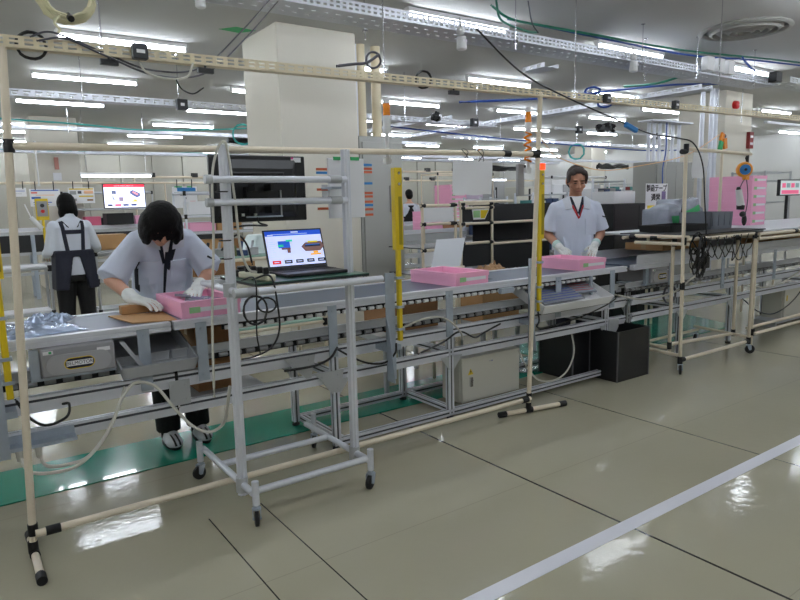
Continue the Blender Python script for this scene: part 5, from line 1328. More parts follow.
b=one(blackp); b.box(8.55,8.70,4.0,4.1,2.80,2.92); o=b.build('connector_box',bevel=.005); tag(o,'black connector box at the right end of the big tray','connector')
# big cream coil hung at top left
r=empty('cable_coil',(.60,3.6,2.45),'big hanging coil of cream cable at the top left corner','cable coil')
for k in range(5):
    b=one(creamc); b.tube(coil((.60,3.6+.012*k,2.47),.105+.006*k,2,(.25,1,.05),.008,n=26),.0065,6); b.build('cable_loop',None,r,smooth=True)
b=one(blackc); b.cyl((.605,3.58,2.345),(.605,3.64,2.375),.016,n=8); b.build('tie',None,r)
b=one(chrome); b.cyl((.60,3.62,2.58),(.60,3.62,H),.004,n=6); b.build('hook_rod',None,r)
cable('cable_tail',[(.56,3.6,2.36),(.53,3.58,2.32),(.55,3.58,2.29),(.54,3.58,2.27)],.006,creamc,'loose cream cable end below the big coil')
# two grey cables from the beam over to the big tray
cable('overhead_cable',[(.34,2.90,2.085),(.42,2.90,2.11),(.58,2.91,2.065),(.80,2.98,2.02),(1.10,3.2,2.10),(1.45,3.55,2.38),(1.9,4.1,2.77)],.0042,greyc,'upper of the two grey cables sagging from the cream beam up to the big tray',k=10)
cable('overhead_cable',[(.36,2.89,2.07),(.46,2.89,2.09),(.60,2.90,2.045),(.82,2.96,1.995),(1.12,3.18,2.075),(1.48,3.52,2.36),(1.95,4.1,2.76)],.0042,greyc,'lower of the two grey cables sagging from the cream beam up to the big tray',k=10)
b=one(blackc); b.tube(coil((.345,2.93,2.06),.05,2,(.2,1,0),.006),.006,6); o=b.build('cable_coil',smooth=True); tag(o,'dark cable coil wrapped round the left end of the cream beam','cable coil')
cable('overhead_cable',[(.73,2.9,2.04),(.76,2.89,1.99),(.85,2.9,1.975),(.93,2.9,1.99),(.96,2.9,2.05)],.005,whitec,'thin white cable looping below the black sensor box')
cable('overhead_cable',[(.88,2.9,1.98),(.90,2.9,1.94),(.95,2.9,1.92),(1.0,2.9,1.95)],.0035,blackc,'thin black cable loop below the cream beam at left')
for c,rr,lab in(((1.93,2.94,2.17),.04,'bundle of dark cables tied on the cream beam above the signal light'),((2.26,2.94,2.10),.045,'loop of black cable hanging round the cream beam right of the signal light')):
    b=one(greyc if rr<.042 else blackc); b.tube(coil(c,rr,2,(.3,1,.1),.006,squash=1.),.006,6); o=b.build('cable_coil',smooth=True); tag(o,lab,'cable coil')
cable('overhead_cable',[(1.70,2.93,2.115),(1.80,2.93,2.135),(1.88,2.93,2.15),(1.96,2.93,2.20)],.008,greyc,'short thick grey cable lying along the beam before the signal light')
# green and blue network cables at upper right
cable('network_cable',[(4.05,4.3,3.10),(4.2,4.2,2.98),(4.7,4.2,2.98),(5.4,4.2,2.99),(6.3,4.2,3.0),(7.2,4.2,3.03),(8.2,4.1,3.06),(9.6,4.0,3.10),(11,3.9,3.12)],.011,greenc,'long green cable bundle running below the ceiling at the upper right',k=10)
cable('network_cable',[(4.2,4.24,2.99),(5.6,4.24,2.985),(7.0,4.24,2.99),(8.2,4.14,3.04),(9.6,4.04,3.075),(11,3.94,3.09)],.010,bluec,'blue cable running beside the green bundle at the upper right',k=10)
cable('network_cable',[(4.0,4.18,3.10),(4.02,4.16,2.96),(4.10,4.12,2.90),(4.3,4.10,2.87),(4.45,4.14,2.89)],.010,greenc,'green cable dropping from the ceiling into the big tray')
cable('network_cable',[(4.3,4.10,3.12),(4.35,4.10,2.95),(4.45,4.12,2.88)],.006,greyc,'thin grey cable dropping beside the green one into the big tray')
cable('network_cable',[(7.9,4.1,3.04),(7.95,4.08,2.98),(8.1,4.06,2.90),(8.3,4.06,2.87)],.010,bluec,'blue cable dropping to the right end of the big tray')
cable('network_cable',[(7.9,4.5,3.0),(7.7,4.6,2.93),(7.3,4.8,2.80),(6.9,5.0,2.76)],.014,greenc,'green cable bundle slanting below the right end of the big tray')
cable('network_cable',[(4.2,4.9,2.38),(5.2,4.8,2.47),(6.3,4.7,2.62),(7.4,4.6,2.76),(8.6,4.5,2.85)],.012,bluec,'blue cable slanting up across the right half under the big tray')
for c,m,lab in(((6.0,4.75,2.60),bluec,'blue cable coil hung behind the cream beam'),((6.35,4.85,2.50),bluec,'lower blue cable coil next to the green one behind the beam'),((6.1,4.8,2.55),greenc,'green cable coil behind the two sensor boxes on the beam')):
    b=one(m); b.tube(coil(c,.08,3,(.9,.5,.3),.012,squash=.5),.010,6); o=b.build('cable_coil',smooth=True); tag(o,lab,'cable coil')
cable('network_cable',[(-1,8.3,2.47),(1.2,8.3,2.42),(2.0,8.3,2.38),(2.9,8.3,2.42),(3.4,8.3,2.46)],.010,tealc,'teal cable sagging behind the far tray at left')
b=one(tealc); b.tube(coil((3.35,8.3,2.38),.13,2,(.3,1,0),.01),.012,6); o=b.build('cable_coil',smooth=True); tag(o,'teal cable coil hanging left of the big pillar','cable coil')
cable('network_cable',[(3.4,8.3,2.46),(3.6,8.35,2.35),(3.9,8.4,2.25),(4.3,8.4,2.22)],.010,mat('maroon_cable',(.45,.2,.22),.5),'dark red cable beside the teal coil')
b=one(tealc); b.tube(coil((9.2,7.6,2.25),.13,2,(.7,.7,0),.01),.014,6); o=b.build('cable_coil',smooth=True); tag(o,'pale green cable coil hanging in the distance right of the man','cable coil')
cable('network_cable',[(-1,13.1,2.58),(1.5,13.1,2.50),(3.2,13.1,2.56),(5,13.1,2.50)],.014,tealc,'teal cable lying along the far low tray at left')
cable('network_cable',[(5.5,8,2.55),(7,7.9,2.47),(9,7.6,2.36),(11,7.4,2.30),(12.5,7.3,2.36)],.012,bluec,'blue cable sagging across the distance on the right')
# dark clutter hung among far trays
for x,y,z,w_,lab in((4.6,12.2,2.72,1.6,'dark bundle of equipment hung on the far tray left of the pillar'),(9.6,10.5,2.15,1.3,'dark cable bundle hanging above and left of the man'),(11.6,9.0,2.12,1.0,'dark cable bundle hung right of the man below the lamps'),(5.6,7.1,2.60,.10,'black box on the far tray left of the yellow tower'),(8.1,6.3,2.48,.35,'dark coil of cables under the beam behind the sensor boxes')):
    b=one(blackc)
    for k in range(5): b.tube(catmull([(x+w_*i/4,y+random.uniform(-.05,.05),z+random.uniform(-.06,.05)) for i in range(5)],5),.028 if w_>.3 else .02,5)
    b.box(x,x+w_*.8,y-.04,y+.04,z-.04,z+.03)
    o=b.build('cable_bundle',smooth=True); tag(o,lab,'cable bundle')
for x,y,z in((6.35,7.15,2.5),(8.35,6.9,2.46),(10.4,6.9,2.44),(2.15,7.12,2.47)):
    b=one(mat('sensor_black',(.12,.13,.15))); b.box(x,x+.11,y-.03,y+.03,z,z+.11); b.use(paper); b.box(x+.035,x+.075,y-.032,y-.03,z+.04,z+.07); o=b.build('sensor_box'); tag(o,'small black box with white label hung on a far tray','sensor','boxes hung on the far trays')
# ================================================================= CABINET AND CONDUITS BY THE BIG PILLAR
r=empty('electrical_cabinet',(4.0,6.0,0),'pale grey electrical cabinet against the right side of the big pillar','cabinet')
b=one(greycab); b.box(3.66,4.22,5.90,6.35,0,2.14); b.build('cabinet_body',None,r,bevel=.006)
b=one(greycab); b.box(3.69,4.19,5.882,5.90,.06,2.08); b.build('door',None,r,bevel=.004)
b=one(mat('plate_grey',(.52,.52,.52),.5)); b.box(4.02,4.12,5.86,5.882,1.33,1.62); b.build('side_plate',None,r)
for x,rr,m in((3.70,.035,creamb),(3.86,.055,creamb),(4.06,.055,creamb),(3.80,.02,galvw)):
    b=one(m); b.cyl((x,6.15,2.14),(x,6.15,H-.02),rr,n=16); b.build('conduit',None,r,smooth=True)
b=one(greyb); b.box(2.86+.3,3.24,5.835,5.84,1.5,1.63); o=b.build('wall_switch'); tag(o,'small grey switch plate on the front of the big pillar','switch')
b=one(greent); b.prism([(2.38,6.36,H-.001),(2.50,6.20,H-.001),(2.72,6.24,H-.001),(2.60,6.40,H-.001)],(0,0,-.002)); o=b.build('ceiling_sticker'); tag(o,'green sticker on the ceiling left of the big pillar','sticker')
# light table with translucent box behind the laptop
def pipe_rack(name,x0,x1,y0,y1,zs,label,cat='rack',top=None,shelfm=None,postm=None,th=.012,r_=.0145):
    r=empty(name,((x0+x1)/2,(y0+y1)/2,0),label,cat); top=top or zs[-1]
    for x in(x0,x1):
        for y in(y0,y1): b=one(postm or cream); b.cyl((x,y,0),(x,y,top),r_,n=10); b.build('post',None,r,smooth=True)
    for z in zs:
        b=one(postm or cream)
        for p,q in(((x0,y0,z),(x1,y0,z)),((x0,y1,z),(x1,y1,z)),((x0,y0,z),(x0,y1,z)),((x1,y0,z),(x1,y1,z))): b.cyl(p,q,r_*.95,n=8)
        b.build('shelf_frame',None,r,smooth=True)
        if shelfm: b=one(shelfm); b.box(x0+.01,x1-.01,y0+.01,y1-.01,z+r_,z+r_+th); b.build('shelf',None,r)
        for x in(x0,x1): b=one(rubber); joint(b,(x,y0,z),(0,0,1),.06,.02); b.build('joint',None,r,smooth=True)
    return r
pipe_rack('work_table',1.55,2.55,4.75,5.25,[.45,1.02],'cream pipe work table with a pale green top behind the trolley','table',shelfm=mat('table_green',(.62,.76,.70),.4))
def tbx(b): b.box(2.0,2.42,4.82,5.12,1.047,1.18)
b=one(mat('translucent_box',(.82,.88,.88),.3,0,.05)); b.hexa([(1.95,4.80,1.047),(2.42,4.80,1.047),(2.42,5.10,1.047),(1.95,5.10,1.047),(2.02,4.84,1.20),(2.36,4.84,1.20),(2.36,5.06,1.20),(2.02,5.06,1.20)]); o=b.build('plastic_box',bevel=.01); tag(o,'translucent pale plastic box on the green table behind the laptop','box')
for k,(x,z,lab) in enumerate(((1.62,.475,'blue fronted box low on the table under the laptop, left one'),(1.95,.475,'blue fronted box low on the table under the laptop, right one'))):
    b=MB(); b.use(beige); b.box(x,x+.26,4.80,5.1,z,z+.16); b.use(bluel); b.box(x+.01,x+.25,4.797,4.80,z+.02,z+.13); o=b.build('parts_box'); tag(o,lab,'box')
# machinery clutter on that table
for k in range(5):
    b=one([blackp,greyb,mat('olive',(.45,.47,.30),.6),rackbl,alud][k]); x=1.58+.09*k; b.box(x,x+.07,4.8,4.9,1.047,1.09+.02*(k%3)); b.cyl((x+.03,4.85,1.08),(x+.05,4.86,1.16),.012,n=8); o=b.build('tool_part',bevel=.004)
    tag(o,['black','grey','olive','blue','silver'][k]+' tool part on the green table behind the trolley post','tool')
# ---- black panelled rack behind the middle of the belt
r=empty('panel_rack',(4.6,5.2,0),'cream pipe rack with black side panels standing behind the middle of the belt','rack')
PX=[3.78,4.20,4.27,4.70]
for x,t in((3.78,1.42),(4.20,1.42),(4.27,1.42),(4.70,1.42)): cp((x,4.98,0),(x,4.98,t),r,'post')
for x in(4.27,5.2): cp((x,5.6,0),(x,5.6,1.40),r,'post')
for z in(1.395,1.215,.96): cp((3.76,4.98,z),(4.22,4.98,z),r,'rail'); jt((3.79,4.98,z),(1,0,0),r,.05); jt((4.17,4.98,z),(1,0,0),r,.08)
for z in(1.40,1.36,1.20,1.0): cp((4.25,4.98,z),(4.72,4.98,z),r,'rail'); jt((4.29,4.98,z),(1,0,0),r,.05); jt((4.68,4.98,z),(1,0,0),r,.05)
cp((4.25,4.98,1.42),(5.0,4.98,1.42),r,'rail')
b=one(paper); b.box(3.80,4.18,4.985,4.99,1.235,1.375); b.build('white_panel',None,r); b=one(paper); b.box(3.80,4.18,4.985,4.99,.80,.94); b.build('white_panel',None,r)
b=one(blackpanel); b.box(4.29,4.69,4.985,4.992,1.22,1.35); b.build('black_panel',None,r)
b=one(blackpanel); b.box(4.20,4.69,4.985,4.992,.76,.985); b.build('black_panel',None,r)
b=one(blackpanel); b.box(4.72,5.95,5.3,5.31,.72,1.39); b.build('black_panel',None,r)
b=one(blackpanel); b.box(4.72,5.55,4.985,4.992,1.24,1.38); b.build('black_panel',None,r)
b=one(blackpanel); b.box(4.70,5.55,4.985,4.992,.70,.96); b.build('black_panel',None,r)
for z in(1.19,.97,.70): b=one(mat('shelf_dark',(.2,.2,.22),.4)); b.box(3.80 if z<1 else 4.27,5.55,5.0,5.6,z,z+.01); b.build('shelf',None,r)
for z in(1.2,.98): cp((4.72,4.98,z),(5.55,4.98,z),r,'rail')
b=MB(); b.use(paper); b.prism([(4.42,4.982,1.345),(4.665,4.982,1.345),(4.60,4.982,1.24),(4.44,4.982,1.24)],(0,-.002,0)); b.use(yellow); b.prism([(4.54,4.9795,1.335),(4.65,4.9795,1.335),(4.595,4.9795,1.25),(4.54,4.9795,1.25)],(0,-.001,0)); b.use(greenl); b.box(4.44,4.53,4.9785,4.9797,1.26,1.33); b.build('instruction_sign',None,r)['label']='white and yellow sign with a green picture'
# ---- second conveyor line far behind, TV, pipes, posters
def simple_line(x0,x1,y,label,z=1.03,legs=(),band=.28,m=blackpanel):
    r=empty('belt_conveyor',((x0+x1)/2,y,0),label,'conveyor')
    b=one(alu); b.box(x0,x1,y-.02,y+.02,z+.06,z+.12); b.box(x0,x1,y-.025,y-.02,z+.10,z+.112); b.build('side_rail',None,r)
    b=one(alud); b.box(x0,x1,y-.02,y+.5,z,z+.05); b.build('frame',None,r)
    b=one(m); b.box(x0,x1,y-.01,y-.004,z-band,z); b.build('skirt_panel',None,r)
    for zz in(z-band-.05,.55,.40): b=one(alud); b.box(x0,x1,y-.02,y+.02,zz,zz+.045); b.build('beam',None,r)
    for x in legs: b=one(galv); b.box(x-.03,x+.03,y-.03,y+.03,0,z); b.build('leg',None,r); b=one(galv); b.box(x-.03,x+.03,y+.42,y+.48,0,z); b.build('leg',None,r)
    return r
simple_line(-3,4.4,12.1,'far conveyor line with a long black panel behind the apron worker',legs=(-1.2,1.15,3.0),z=1.06)
simple_line(4.9,14.5,10.2,'far grey conveyor line behind the black rack in the middle',legs=(6,8,10,12,14),z=.95,m=alud,band=.12)
simple_line(4.6,12,8.3,'middle-distance conveyor line behind the cabinet and rack',legs=(5,7,9,11),z=.88,m=alud,band=.06)
r=empty('pipe_gantry',(2.5,12.0,0),'far cream pipe gantry that posters hang from','pipe frame')
cp((.2,12.0,1.895),(4.5,12.0,1.895),r,'rail',.02)
for x in(.2,4.5): cp((x,12.0,0),(x,12.0,1.9),r,'post',.02)
def poster(x0,x1,z0,z1,y,label,bars,clips=True):
    r=empty('poster',((x0+x1)/2,y,z0),label,'poster')
    b=one(paper); b.box(x0,x1,y,y+.004,z0,z1); b.build('sheet',None,r)
    for c,u0,u1,w0,w1 in bars:
        b=one(c); b.box(x0+(x1-x0)*u0,x0+(x1-x0)*u1,y-.003,y,z0+(z1-z0)*w0,z0+(z1-z0)*w1); b.build('print',None,r)
    for u in(.2,.8): b=one(blackc); b.cyl((x0+(x1-x0)*u,y,z1-.02),(x0+(x1-x0)*u,y-.02,1.92),.008,n=6); b.build('clip',None,r)
bp=mat('print_blue',(.25,.42,.75),.6); rp=mat('print_red',(.85,.35,.35),.6); op=mat('print_peach',(.95,.75,.6),.6)
poster(1.16,1.60,1.52,1.80,11.95,'white poster with red and blue print lines left of the apron worker',((bp,.05,.95,.88,.94),(rp,.05,.25,.74,.82),(op,.2,.8,.62,.66),(bp,.05,.35,.42,.55),(bp,.1,.7,.2,.25),(bp,.1,.6,.08,.12)))
poster(1.72,2.12,1.56,1.82,11.95,'poster with yellow headings and small photos right of the apron worker',((yellow,.04,.96,.86,.94),(greyb,.06,.3,.55,.78),(greyc,.36,.5,.6,.78),(op,.6,.95,.6,.8),(yellow,.4,.95,.40,.48),(cardd,.7,.93,.15,.25),(greyb,.1,.3,.15,.3)))
poster(.90,1.12,1.68,1.82,11.95,'small white notice at the far left beside the yellow control',((bp,.1,.9,.6,.66),(greyb,.1,.7,.3,.34)))
poster(3.20,3.62,1.44,1.80,11.2,'white poster with a blue heading behind the head of the bent worker',((bluel,.2,.95,.78,.95),(blackc,.3,.4,.58,.66),(blackc,.45,.55,.42,.5),(rp,.7,.92,.25,.32),(yellow,.7,.92,.19,.25),(blackc,.6,.75,.1,.16),(greent,.1,.4,.96,1.02),(greent,.6,.8,.96,1.02)))
cp((3.1,11.25,0),(3.1,11.25,1.85),r,'post')
# wall TV
r=empty('television',(2.56,11.8,1.45),'television with a red headed page hung on the far cream gantry','television')
b=one(mb_); b.box(2.225,2.91,11.80,11.84,1.46,1.875); b.build('case',None,r,bevel=.004)
b=one(em('tv_page',(.86,.88,.98),1.5)); b.box(2.24,2.895,11.797,11.80,1.475,1.86); b.build('screen',None,r)
TV=[((.90,.22,.30),2.24,2.895,1.815,1.86),((.98,.9,.92),2.40,2.72,1.83,1.845),((.35,.38,.5),2.36,2.43,1.70,1.76),((.35,.38,.5),2.37,2.385,1.62,1.68),((.35,.38,.5),2.37,2.43,1.61,1.625),((.55,.5,.6),2.47,2.54,1.58,1.65),
 ((.93,.70,.35),2.66,2.80,1.565,1.585),((.93,.70,.35),2.70,2.76,1.585,1.61),((.1,.12,.25),2.28,2.36,1.50,1.53),((.88,.2,.35),2.40,2.50,1.50,1.53),((.12,.15,.35),2.53,2.62,1.50,1.53),((.12,.15,.35),2.66,2.75,1.50,1.53)]
b=MB()
for c,x0,x1,z0,z1 in TV: b.use(em('tv_%d_%d_%d'%tuple(int(q*99) for q in c),c,1.3)); b.box(x0,x1,11.7945,11.797,z0,z1)
b.use(em('tv_part',(.35,.38,.55),1.3)); b.prism([(2.65,11.7945,1.74),(2.70,11.7945,1.77),(2.82,11.7945,1.71),(2.82,11.7945,1.66),(2.76,11.7945,1.64),(2.66,11.7945,1.70)],(0,.002,0))
b.use(em('tv_part2',(.85,.55,.6),1.3)); b.prism([(2.69,11.793,1.73),(2.71,11.793,1.745),(2.79,11.793,1.70),(2.77,11.793,1.675)],(0,.0014,0))
b.build('screen_graphics',None,r)
b=one(alud); b.cyl((2.56,11.86,1.6),(2.56,11.86,1.9),.02); b.box(2.5,2.62,11.84,11.87,1.6,1.7); b.build('bracket',None,r)
# yellow control box hanging far left
r=empty('control_pendant',(1.32,11.7,1.3),'yellow and grey control pendant with black and red buttons at the far left','control')
b=one(yellow); b.box(1.20,1.38,11.7,11.76,1.30,1.64); b.cyl((1.29,11.73,.9),(1.29,11.73,1.3),.02); b.build('frame',None,r)
b=one(greyb); b.box(1.215,1.365,11.67,11.70,1.36,1.60); b.build('box_front',None,r)
b=one(blackp); b.cyl((1.29,11.65,1.53),(1.29,11.67,1.53),.03); b.build('button',None,r); b=one(redm); b.cyl((1.29,11.65,1.44),(1.29,11.67,1.44),.028); b.build('button',None,r)
stack_light(1.27,11.6,1.85,2.52,'distant orange-topped signal light at the far left, in front of the pillar')
b=one(paper); b.box(1.72,1.86,13.47,13.48,2.0,2.14); o=b.build('notice'); tag(o,'small white notice on the far left pillar','notice')
b=one(mat('pinkbrown',(.72,.50,.45),.7)); b.box(1.76,1.83,13.46,13.48,2.2,2.42); o=b.build('notice'); tag(o,'narrow reddish strip hung on the far left pillar','notice')
# white hanging tool cable beside rear worker
b=one(whitep); b.cyl((.66,6.9,1.38),(.74,6.9,1.27),.018,.024,12); b.cyl((.62,6.9,1.5),(.66,6.9,1.38),.006); o=b.build('hand_tool',smooth=True); tag(o,'white hand tool held at the left of the apron worker','tool')
# small table that worker stands at, with carton
pipe_rack('side_table',1.26,1.62,7.35,7.7,[.35,.68,.98],'small grey tube table with a carton right of the apron worker','table',shelfm=mat('shelf_pale',(.72,.74,.74),.4),postm=alud)
carton(1.29,1.59,7.38,7.68,1.01,1.17,'cardboard box on the small table beside the apron worker',m=card)
pipe_rack('side_table',.30,.82,7.35,7.7,[.40,.86],'thin pale work shelf at the left of the apron worker','table',shelfm=paper,postm=alud)
# ---- racks with goods behind the bent worker
def goods(x0,x1,y,z,label_f,mats,n,h=(.08,.2),grp=None,d=.25,name='carton'):
    w=(x1-x0)/n
    for k in range(n):
        hh=random.uniform(*h); m=mats[k%len(mats)]
        b=one(m); b.box(x0+w*k+.01,x0+w*(k+1)-.01,y,y+d,z,z+hh); o=b.build(name,bevel=.004); tag(o,label_f,'box',grp)
pipe_rack('goods_rack',2.55,4.1,8.4,8.9,[.5,.85,1.1,1.32,1.62],'aluminium pipe rack with white and pink boxes behind the bent worker','rack',top=1.64,shelfm=mat('shelf_pale',(.72,.74,.74),.4),postm=alu)
goods(2.6,3.3,8.45,1.337,'white box on the upper shelf of the rack behind the bent worker',[paper],2,(.16,.22),'white boxes on the goods rack')
goods(3.3,4.05,8.45,1.337,'pink box on the upper shelf of the rack behind the bent worker',[pink,card],3,(.14,.22),'boxes on the upper rack shelf')
goods(2.6,4.05,8.45,1.117,'box on the middle shelf of the rack behind the bent worker',[pink,card,paper],4,(.06,.15),'boxes on the middle rack shelf')
goods(2.6,4.05,8.45,.867,'cardboard box on the lower shelf of the rack behind the bent worker',[card,cardd],3,(.10,.18),'cardboard boxes on the lower rack shelf')
goods(2.6,4.05,8.45,.517,'cardboard box on the bottom shelf of the rack behind the bent worker',[cardd,card],3,(.15,.25),'cardboard boxes on the bottom rack shelf')
pipe_rack('goods_rack',1.75,3.3,12.9,13.4,[.6,1.1,1.45,1.75],'far rack with pink and dark boxes under the television','rack',shelfm=mat('shelf_pale',(.72,.74,.74),.4),postm=alud)
goods(1.8,3.25,12.95,1.117,'pink or dark box on the far rack under the television',[pink,mat('magenta_box',(.85,.40,.52),.6),blackpanel,paper],5,(.14,.26),'boxes on the far rack under the television')
b=one(blackpanel); b.box(2.28,2.72,11.95,12.3,1.185,1.38); o=b.build('black_box',bevel=.005); tag(o,'flat black box on the far line under the television','box')
# ---- far pink stacks, racks and machines in the middle distance
pipe_rack('goods_rack',8.95,10.6,11.2,11.8,[.6,1.05,2.05],'far cream pipe frame round the distant pink tray stack','rack',top=2.07)
for k in range(8): foam_tray('pink tray in the distant stack beside the seated person',(9.55,11.5,1.08+.092*k),0,group='distant pink trays beside the seated person')
for o in [o for o in bpy.data.objects if o.get('group')=='distant pink trays beside the seated person']: o.scale=(1.6,1.2,1.08)
r=empty('pegboard',(10.2,11.6,1.05),'pale lilac panel with yellow knobs beside the distant pink stack','panel')
b=one(mat('lilac',(.80,.74,.82),.6)); b.box(10.0,10.6,11.55,11.57,1.08,1.98); b.build('panel',None,r)
for z in(1.22,1.72): b=one(yellow); b.cyl((10.42,11.5,z),(10.42,11.55,z),.07,n=14); b.build('knob',None,r,smooth=True)
stack_light(10.9,12,2.07,2.75,'distant signal light with orange top above the pink stack')
def machine(x,y,w,d,h,m,label,det=5,name='machine'):
    """upright machine: plinth, body, window, control panel, overhead duct and fittings"""
    r=empty(name,(x+w/2,y,0),label,'machine')
    b=one(greyb); b.box(x+.03,x+w-.03,y+.03,y+d,0,.12); b.build('plinth',None,r)
    b=one(m); b.box(x,x+w,y,y+d,.12,h*.62); b.build('body',None,r,bevel=.01)
    b=one(m); b.box(x+.03,x+w-.03,y+d*.4,y+d,h*.62,h); b.build('upper_body',None,r,bevel=.01)
    b=one(blackpanel); b.box(x+w*.1,x+w*.6,y-.006,y,h*.30,h*.55); b.build('window',None,r)
    b=one(rackbl); b.box(x+w*.68,x+w*.92,y-.04,y,h*.42,h*.58); b.build('control_panel',None,r)
    for k in range(det):
        xx=x+w*(.1+.8*random.random()); b=one(random.choice([alud,blackp,alu,whitep])); b.cyl((xx,y+d*.2,h*.62),(xx,y+d*.2,h*(.7+.28*random.random())),random.uniform(.015,.04),n=8); b.build('fitting',None,r)
    return r
labs=['left','second','third','fourth','fifth','sixth','seventh','rightmost']
for k,(x,y,w_,h,m) in enumerate(((10.6,12.5,1.0,1.75,beige),(11.8,12.6,.9,1.95,greyb),(12.9,12.4,1.1,1.8,beige),(14.2,12.3,.9,2.0,whitep),(15.3,12.0,1.0,1.8,beige))):
    machine(x,y,w_,.8,h,m,['beige machine behind the large hanging paper sheet','grey machine right of the hanging sheet in the distance','beige machine with hoses left of the tall cream post, far back','white machine seen beside the yellow tower near the man','beige machine far behind the man','grey machine in the middle distance behind the pillar cabinet'][k])
# parts racks right of the man: shelves with blue and red reels
def parts_rack(x,y,w,h,label,n=5,rows=4,cm=None):
    r=empty('parts_rack',(x+w/2,y,0),label,'rack')
    for xx in(x,x+w):
        for yy in(y,y+.4): b=one(alu); b.box(xx-.015,xx+.015,yy-.015,yy+.015,0,h); b.build('post',None,r)
    for j in range(rows+1):
        z=.25+(h-.3)*j/rows; b=one(alud); b.box(x,x+w,y,y+.4,z,z+.02); b.build('shelf',None,r)
    for j in range(rows):
        z=.27+(h-.3)*j/rows; hh=(h-.3)/rows*.8
        for i in range(n):
            b=one(random.choice([rackbl,rackbl,blackpanel,mat('reel_red',(.45,.15,.16),.6),mat('reel_teal',(.25,.5,.5),.6),greyb,paper])); xx=x+.03+(w-.06)*i/n; b.box(xx+.01,xx+(w-.06)/n-.01,y+.03,y+.33,z,z+hh*random.uniform(.7,1)); b.build('reel',None,r)
    return r
parts_rack(8.9,7.0,.85,1.75,'grey rack full of dark blue reels just right of the man')
parts_rack(7.9,7.4,.85,1.55,'rack of dark reels behind the head of the man')
parts_rack(10.2,7.6,.9,1.6,'rack of coloured reels behind the black cabinet')
parts_rack(16.8,12.6,1.4,1.9,'distant rack of reels beyond the right-hand machines')
parts_rack(7.2,7.9,.6,1.5,'narrow rack of dark reels beside the yellow tower near the man')
# white frame with papers, left of the grey cabinet
pipe_rack('goods_rack',10.6,12.4,9.4,9.9,[.6,1.1,1.55,1.9],'white pipe frame rack with white cartons behind the tape sign','rack',shelfm=paper,postm=whitep)
goods(10.7,12.3,9.45,1.567,'carton on the upper shelf of the white rack behind the tape sign',[paper,greyb,greenl],5,(.12,.28),'cartons on the white rack')
goods(10.7,12.3,9.45,1.117,'carton on the lower shelf of the white rack behind the tape sign',[paper,beige],4,(.15,.3),'cartons on the lower shelf of the white rack')
# grey and pink stuff on the middle lines
for k in range(5):
    foam_tray('pink tray among the far line stacks seen under the black rack',(5.75+.0*k,8.5,.935+.088*k),.1,group='pink trays stacked on the middle-distance line')
for k in range(4):
    foam_tray('pink tray in the second far stack beyond the white panels',(6.6,8.55,.935+.088*k),-.1,group='pink trays in the second middle-distance stack')
carton(7.0,7.7,8.35,8.7,.935,1.09,'long cardboard box on the middle-distance conveyor line',m=card)
carton(5.0,5.5,10.25,10.6,1.01,1.2,'cardboard box on the far grey conveyor line',m=card)
# overhead pipe structures across the far background, with black joints
for x0,x1,y,z,lab in((6.0,11.6,13.0,2.2,'cream overhead pipe with black fittings beyond the seated person'),(9.2,16.,14.6,2.05,'distant cream pipe with black fittings behind the hanging paper sheet'),(3.2,6.6,14.2,2.1,'distant cream pipe with black fittings above the television')):
    r=empty('pipe_gantry',((x0+x1)/2,y,0),lab,'pipe frame'); cp((x0,y,z),(x1,y,z),r,'rail',.025); 
    for x in(x0+.1,(x0+x1)/2,x1-.1): cp((x,y,0),(x,y,z),r,'post',.022)
    x=x0+.4
    while x<x1: 
        b=one(blackp); b.box(x,x+.12,y-.05,y+.05,z+.0,z+.09); b.build('fitting',None,r); x+=.9
# small distant notice boards and lamps on far lines
for x0,y,z in((2.0,12.4,2.02),(7.0,13.,2.05),(12.0,13.4,2.0)):
    r=empty('task_lamp',(x0,y,z),['low tube lamp over the far line above the television','low tube lamp over the far line behind the middle','low tube lamp over the far line at right'][[2.0,7.0,12.0].index(x0)],'lamp')
    b=one(lampb); b.box(x0,x0+1.2,y-.04,y+.04,z+.03,z+.07); b.build('body',None,r); b=one(mat('task_tube',(1,1,1),.5,0,0,emit=(.9,.93,1),es=8.)); b.cyl((x0+.02,y,z+.012),(x0+1.18,y,z+.012),.018,n=8); b.build('tube',None,r)
    for xx in(x0+.1,x0+1.1): b=one(chrome); b.cyl((xx,y,z+.07),(xx,y,H),.005,n=6); b.build('rod',None,r)
# ================================================================= CABLES ALONG THE NEAR LINE
cable('cable',[(.23,3.08,.37),(.251,3.02,.344),(.331,2.98,.345),(.412,2.98,.365),(.506,3.0,.462),(.576,3.05,.574),(.644,3.08,.626),(.726,3.06,.60),(.781,3.0,.511),(.843,2.95,.418),(.909,2.90,.378),(.965,2.85,.416),(.975,2.80,.515),(.985,2.775,.615)],.0075,whitec,'grey white cable looping below the left conveyor to the trolley post',k=8)
cable('cable',[(.158,3.08,.39),(.18,3.0,.345),(.261,2.98,.325),(.36,2.97,.335),(.46,2.98,.41),(.55,3.03,.53),(.60,3.09,.612)],.0075,whitec,'second grey white cable running parallel below the left conveyor')
for x in(.155,.228): b=one(whitec); b.cyl((x,3.08,.37),(x,3.08,.42),.011,.017,10); o=b.build('connector',smooth=True); tag(o,'grey connector under the %s of the left light curtain plate'%('left side' if x<.2 else 'right side'),'connector')
b=one(galv); b.box(.10,.38,3.06,3.13,.42,.435); b.box(.10,.38,3.125,3.135,.42,.47); o=b.build('bracket_shelf'); tag(o,'galvanised bracket holding two connectors at the lower left of the line','bracket')
cable('cable',[(.16,3.02,.66),(.20,3.0,.58),(.26,3.0,.53),(.34,3.0,.55),(.36,3.05,.59),(.34,3.09,.585)],.006,blackc,'black cable curving from the left yellow tower to the beam')
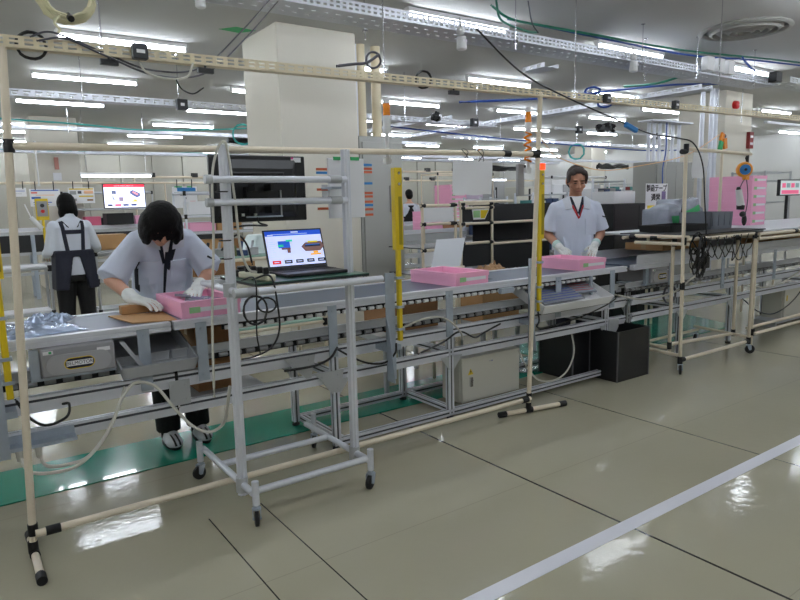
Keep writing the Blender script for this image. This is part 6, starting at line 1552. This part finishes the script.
cable('cable',[(.05,3.0,.55),(.07,2.98,.44),(.03,2.98,.36),(-.1,2.98,.30)],.007,blackc,'black cable hanging at the left edge of the picture')
cable('cable',[(2.07,3.0,.62),(2.06,3.0,.56),(2.0,3.02,.51),(1.9,3.04,.52),(1.8,3.06,.57),(1.73,3.10,.62)],.006,blackc,'black cable curving from the middle yellow tower to the left')
cable('cable',[(1.73,3.09,.63),(1.68,3.08,.58),(1.60,3.08,.555),(1.52,3.08,.55),(1.40,3.09,.55)],.007,blackc,'black cable lying on the gusset plates under the belt')
cable('cable',[(2.30,3.10,.50),(2.50,3.10,.545),(2.62,3.08,.60),(2.75,3.08,.545),(2.85,3.1,.56),(3.0,3.1,.60)],.006,blackc,'black cable running along the lower beam above the control box')
cable('cable',[(2.10,3.10,.66),(2.35,3.08,.72),(2.5,3.07,.70),(2.62,3.07,.60),(2.65,3.09,.54)],.006,whitec,'white cable curving above the control box')
cable('cable',[(3.28,3.02,.66),(3.27,3.0,.60),(3.25,3.0,.56),(3.4,3.05,.53),(3.8,3.08,.55),(4.1,3.09,.60),(4.25,3.1,.64)],.006,blackc,'black cable from the right yellow tower along the beam')
cable('cable',[(3.72,3.09,.43),(3.70,3.05,.30),(3.60,3.03,.18),(3.45,3.02,.14),(3.3,3.03,.17),(3.2,3.05,.28),(3.15,3.08,.40)],.006,whitec,'white cable hanging in a loop below the right end of the middle conveyor')
cable('cable',[(4.25,3.11,.67),(4.6,3.08,.60),(5.0,3.07,.62),(5.25,3.08,.70),(5.4,3.1,.73)],.008,whitec,'white cable running along the right conveyor behind the cart')
b=one(greyc); b.tube(coil((4.98,3.09,.60),.075,3,(.1,1,0),.008),.006,6); o=b.build('cable_coil',smooth=True); tag(o,'coil of grey cable hung on the right conveyor beam','cable coil')
cable('cable',[(6.1,3.05,.58),(6.6,3.02,.52),(7.1,3.02,.60),(7.6,3.02,.74)],.008,whitec,'white cable sagging across the right conveyor near the picture edge')
cable('cable',[(6.1,3.04,.45),(6.35,3.0,.30),(6.7,3.0,.25),(7.1,3.0,.36),(7.5,3.02,.60)],.006,blackc,'black cable hanging in a loop at the right edge of the picture')
for t in(.18,.50,.82):
    pass
# ---------------------------------------------------------------- camera
cam=bpy.data.cameras.new('camera'); cam.sensor_fit='HORIZONTAL'; cam.sensor_width=36; cam.lens=28.8; cam.clip_start=.05; cam.clip_end=200
co=bpy.data.objects.new('camera',cam); col.objects.link(co)
Xd=V((920,119,-640)).normalized(); Yd=V((-455,85,-640)); Yd=(Yd-Xd*Xd.dot(Yd)).normalized(); Zd=Xd.cross(Yd)
Rm=Matrix((Xd,Yd,Zd))
co.matrix_world=Matrix.Translation((0,0,1.42))@Rm.to_4x4()
sc.camera=co
w=bpy.data.worlds.new('world'); sc.world=w; w.use_nodes=True
w.node_tree.nodes['Background'].inputs[0].default_value=(.6,.65,.7,1); w.node_tree.nodes['Background'].inputs[1].default_value=.05
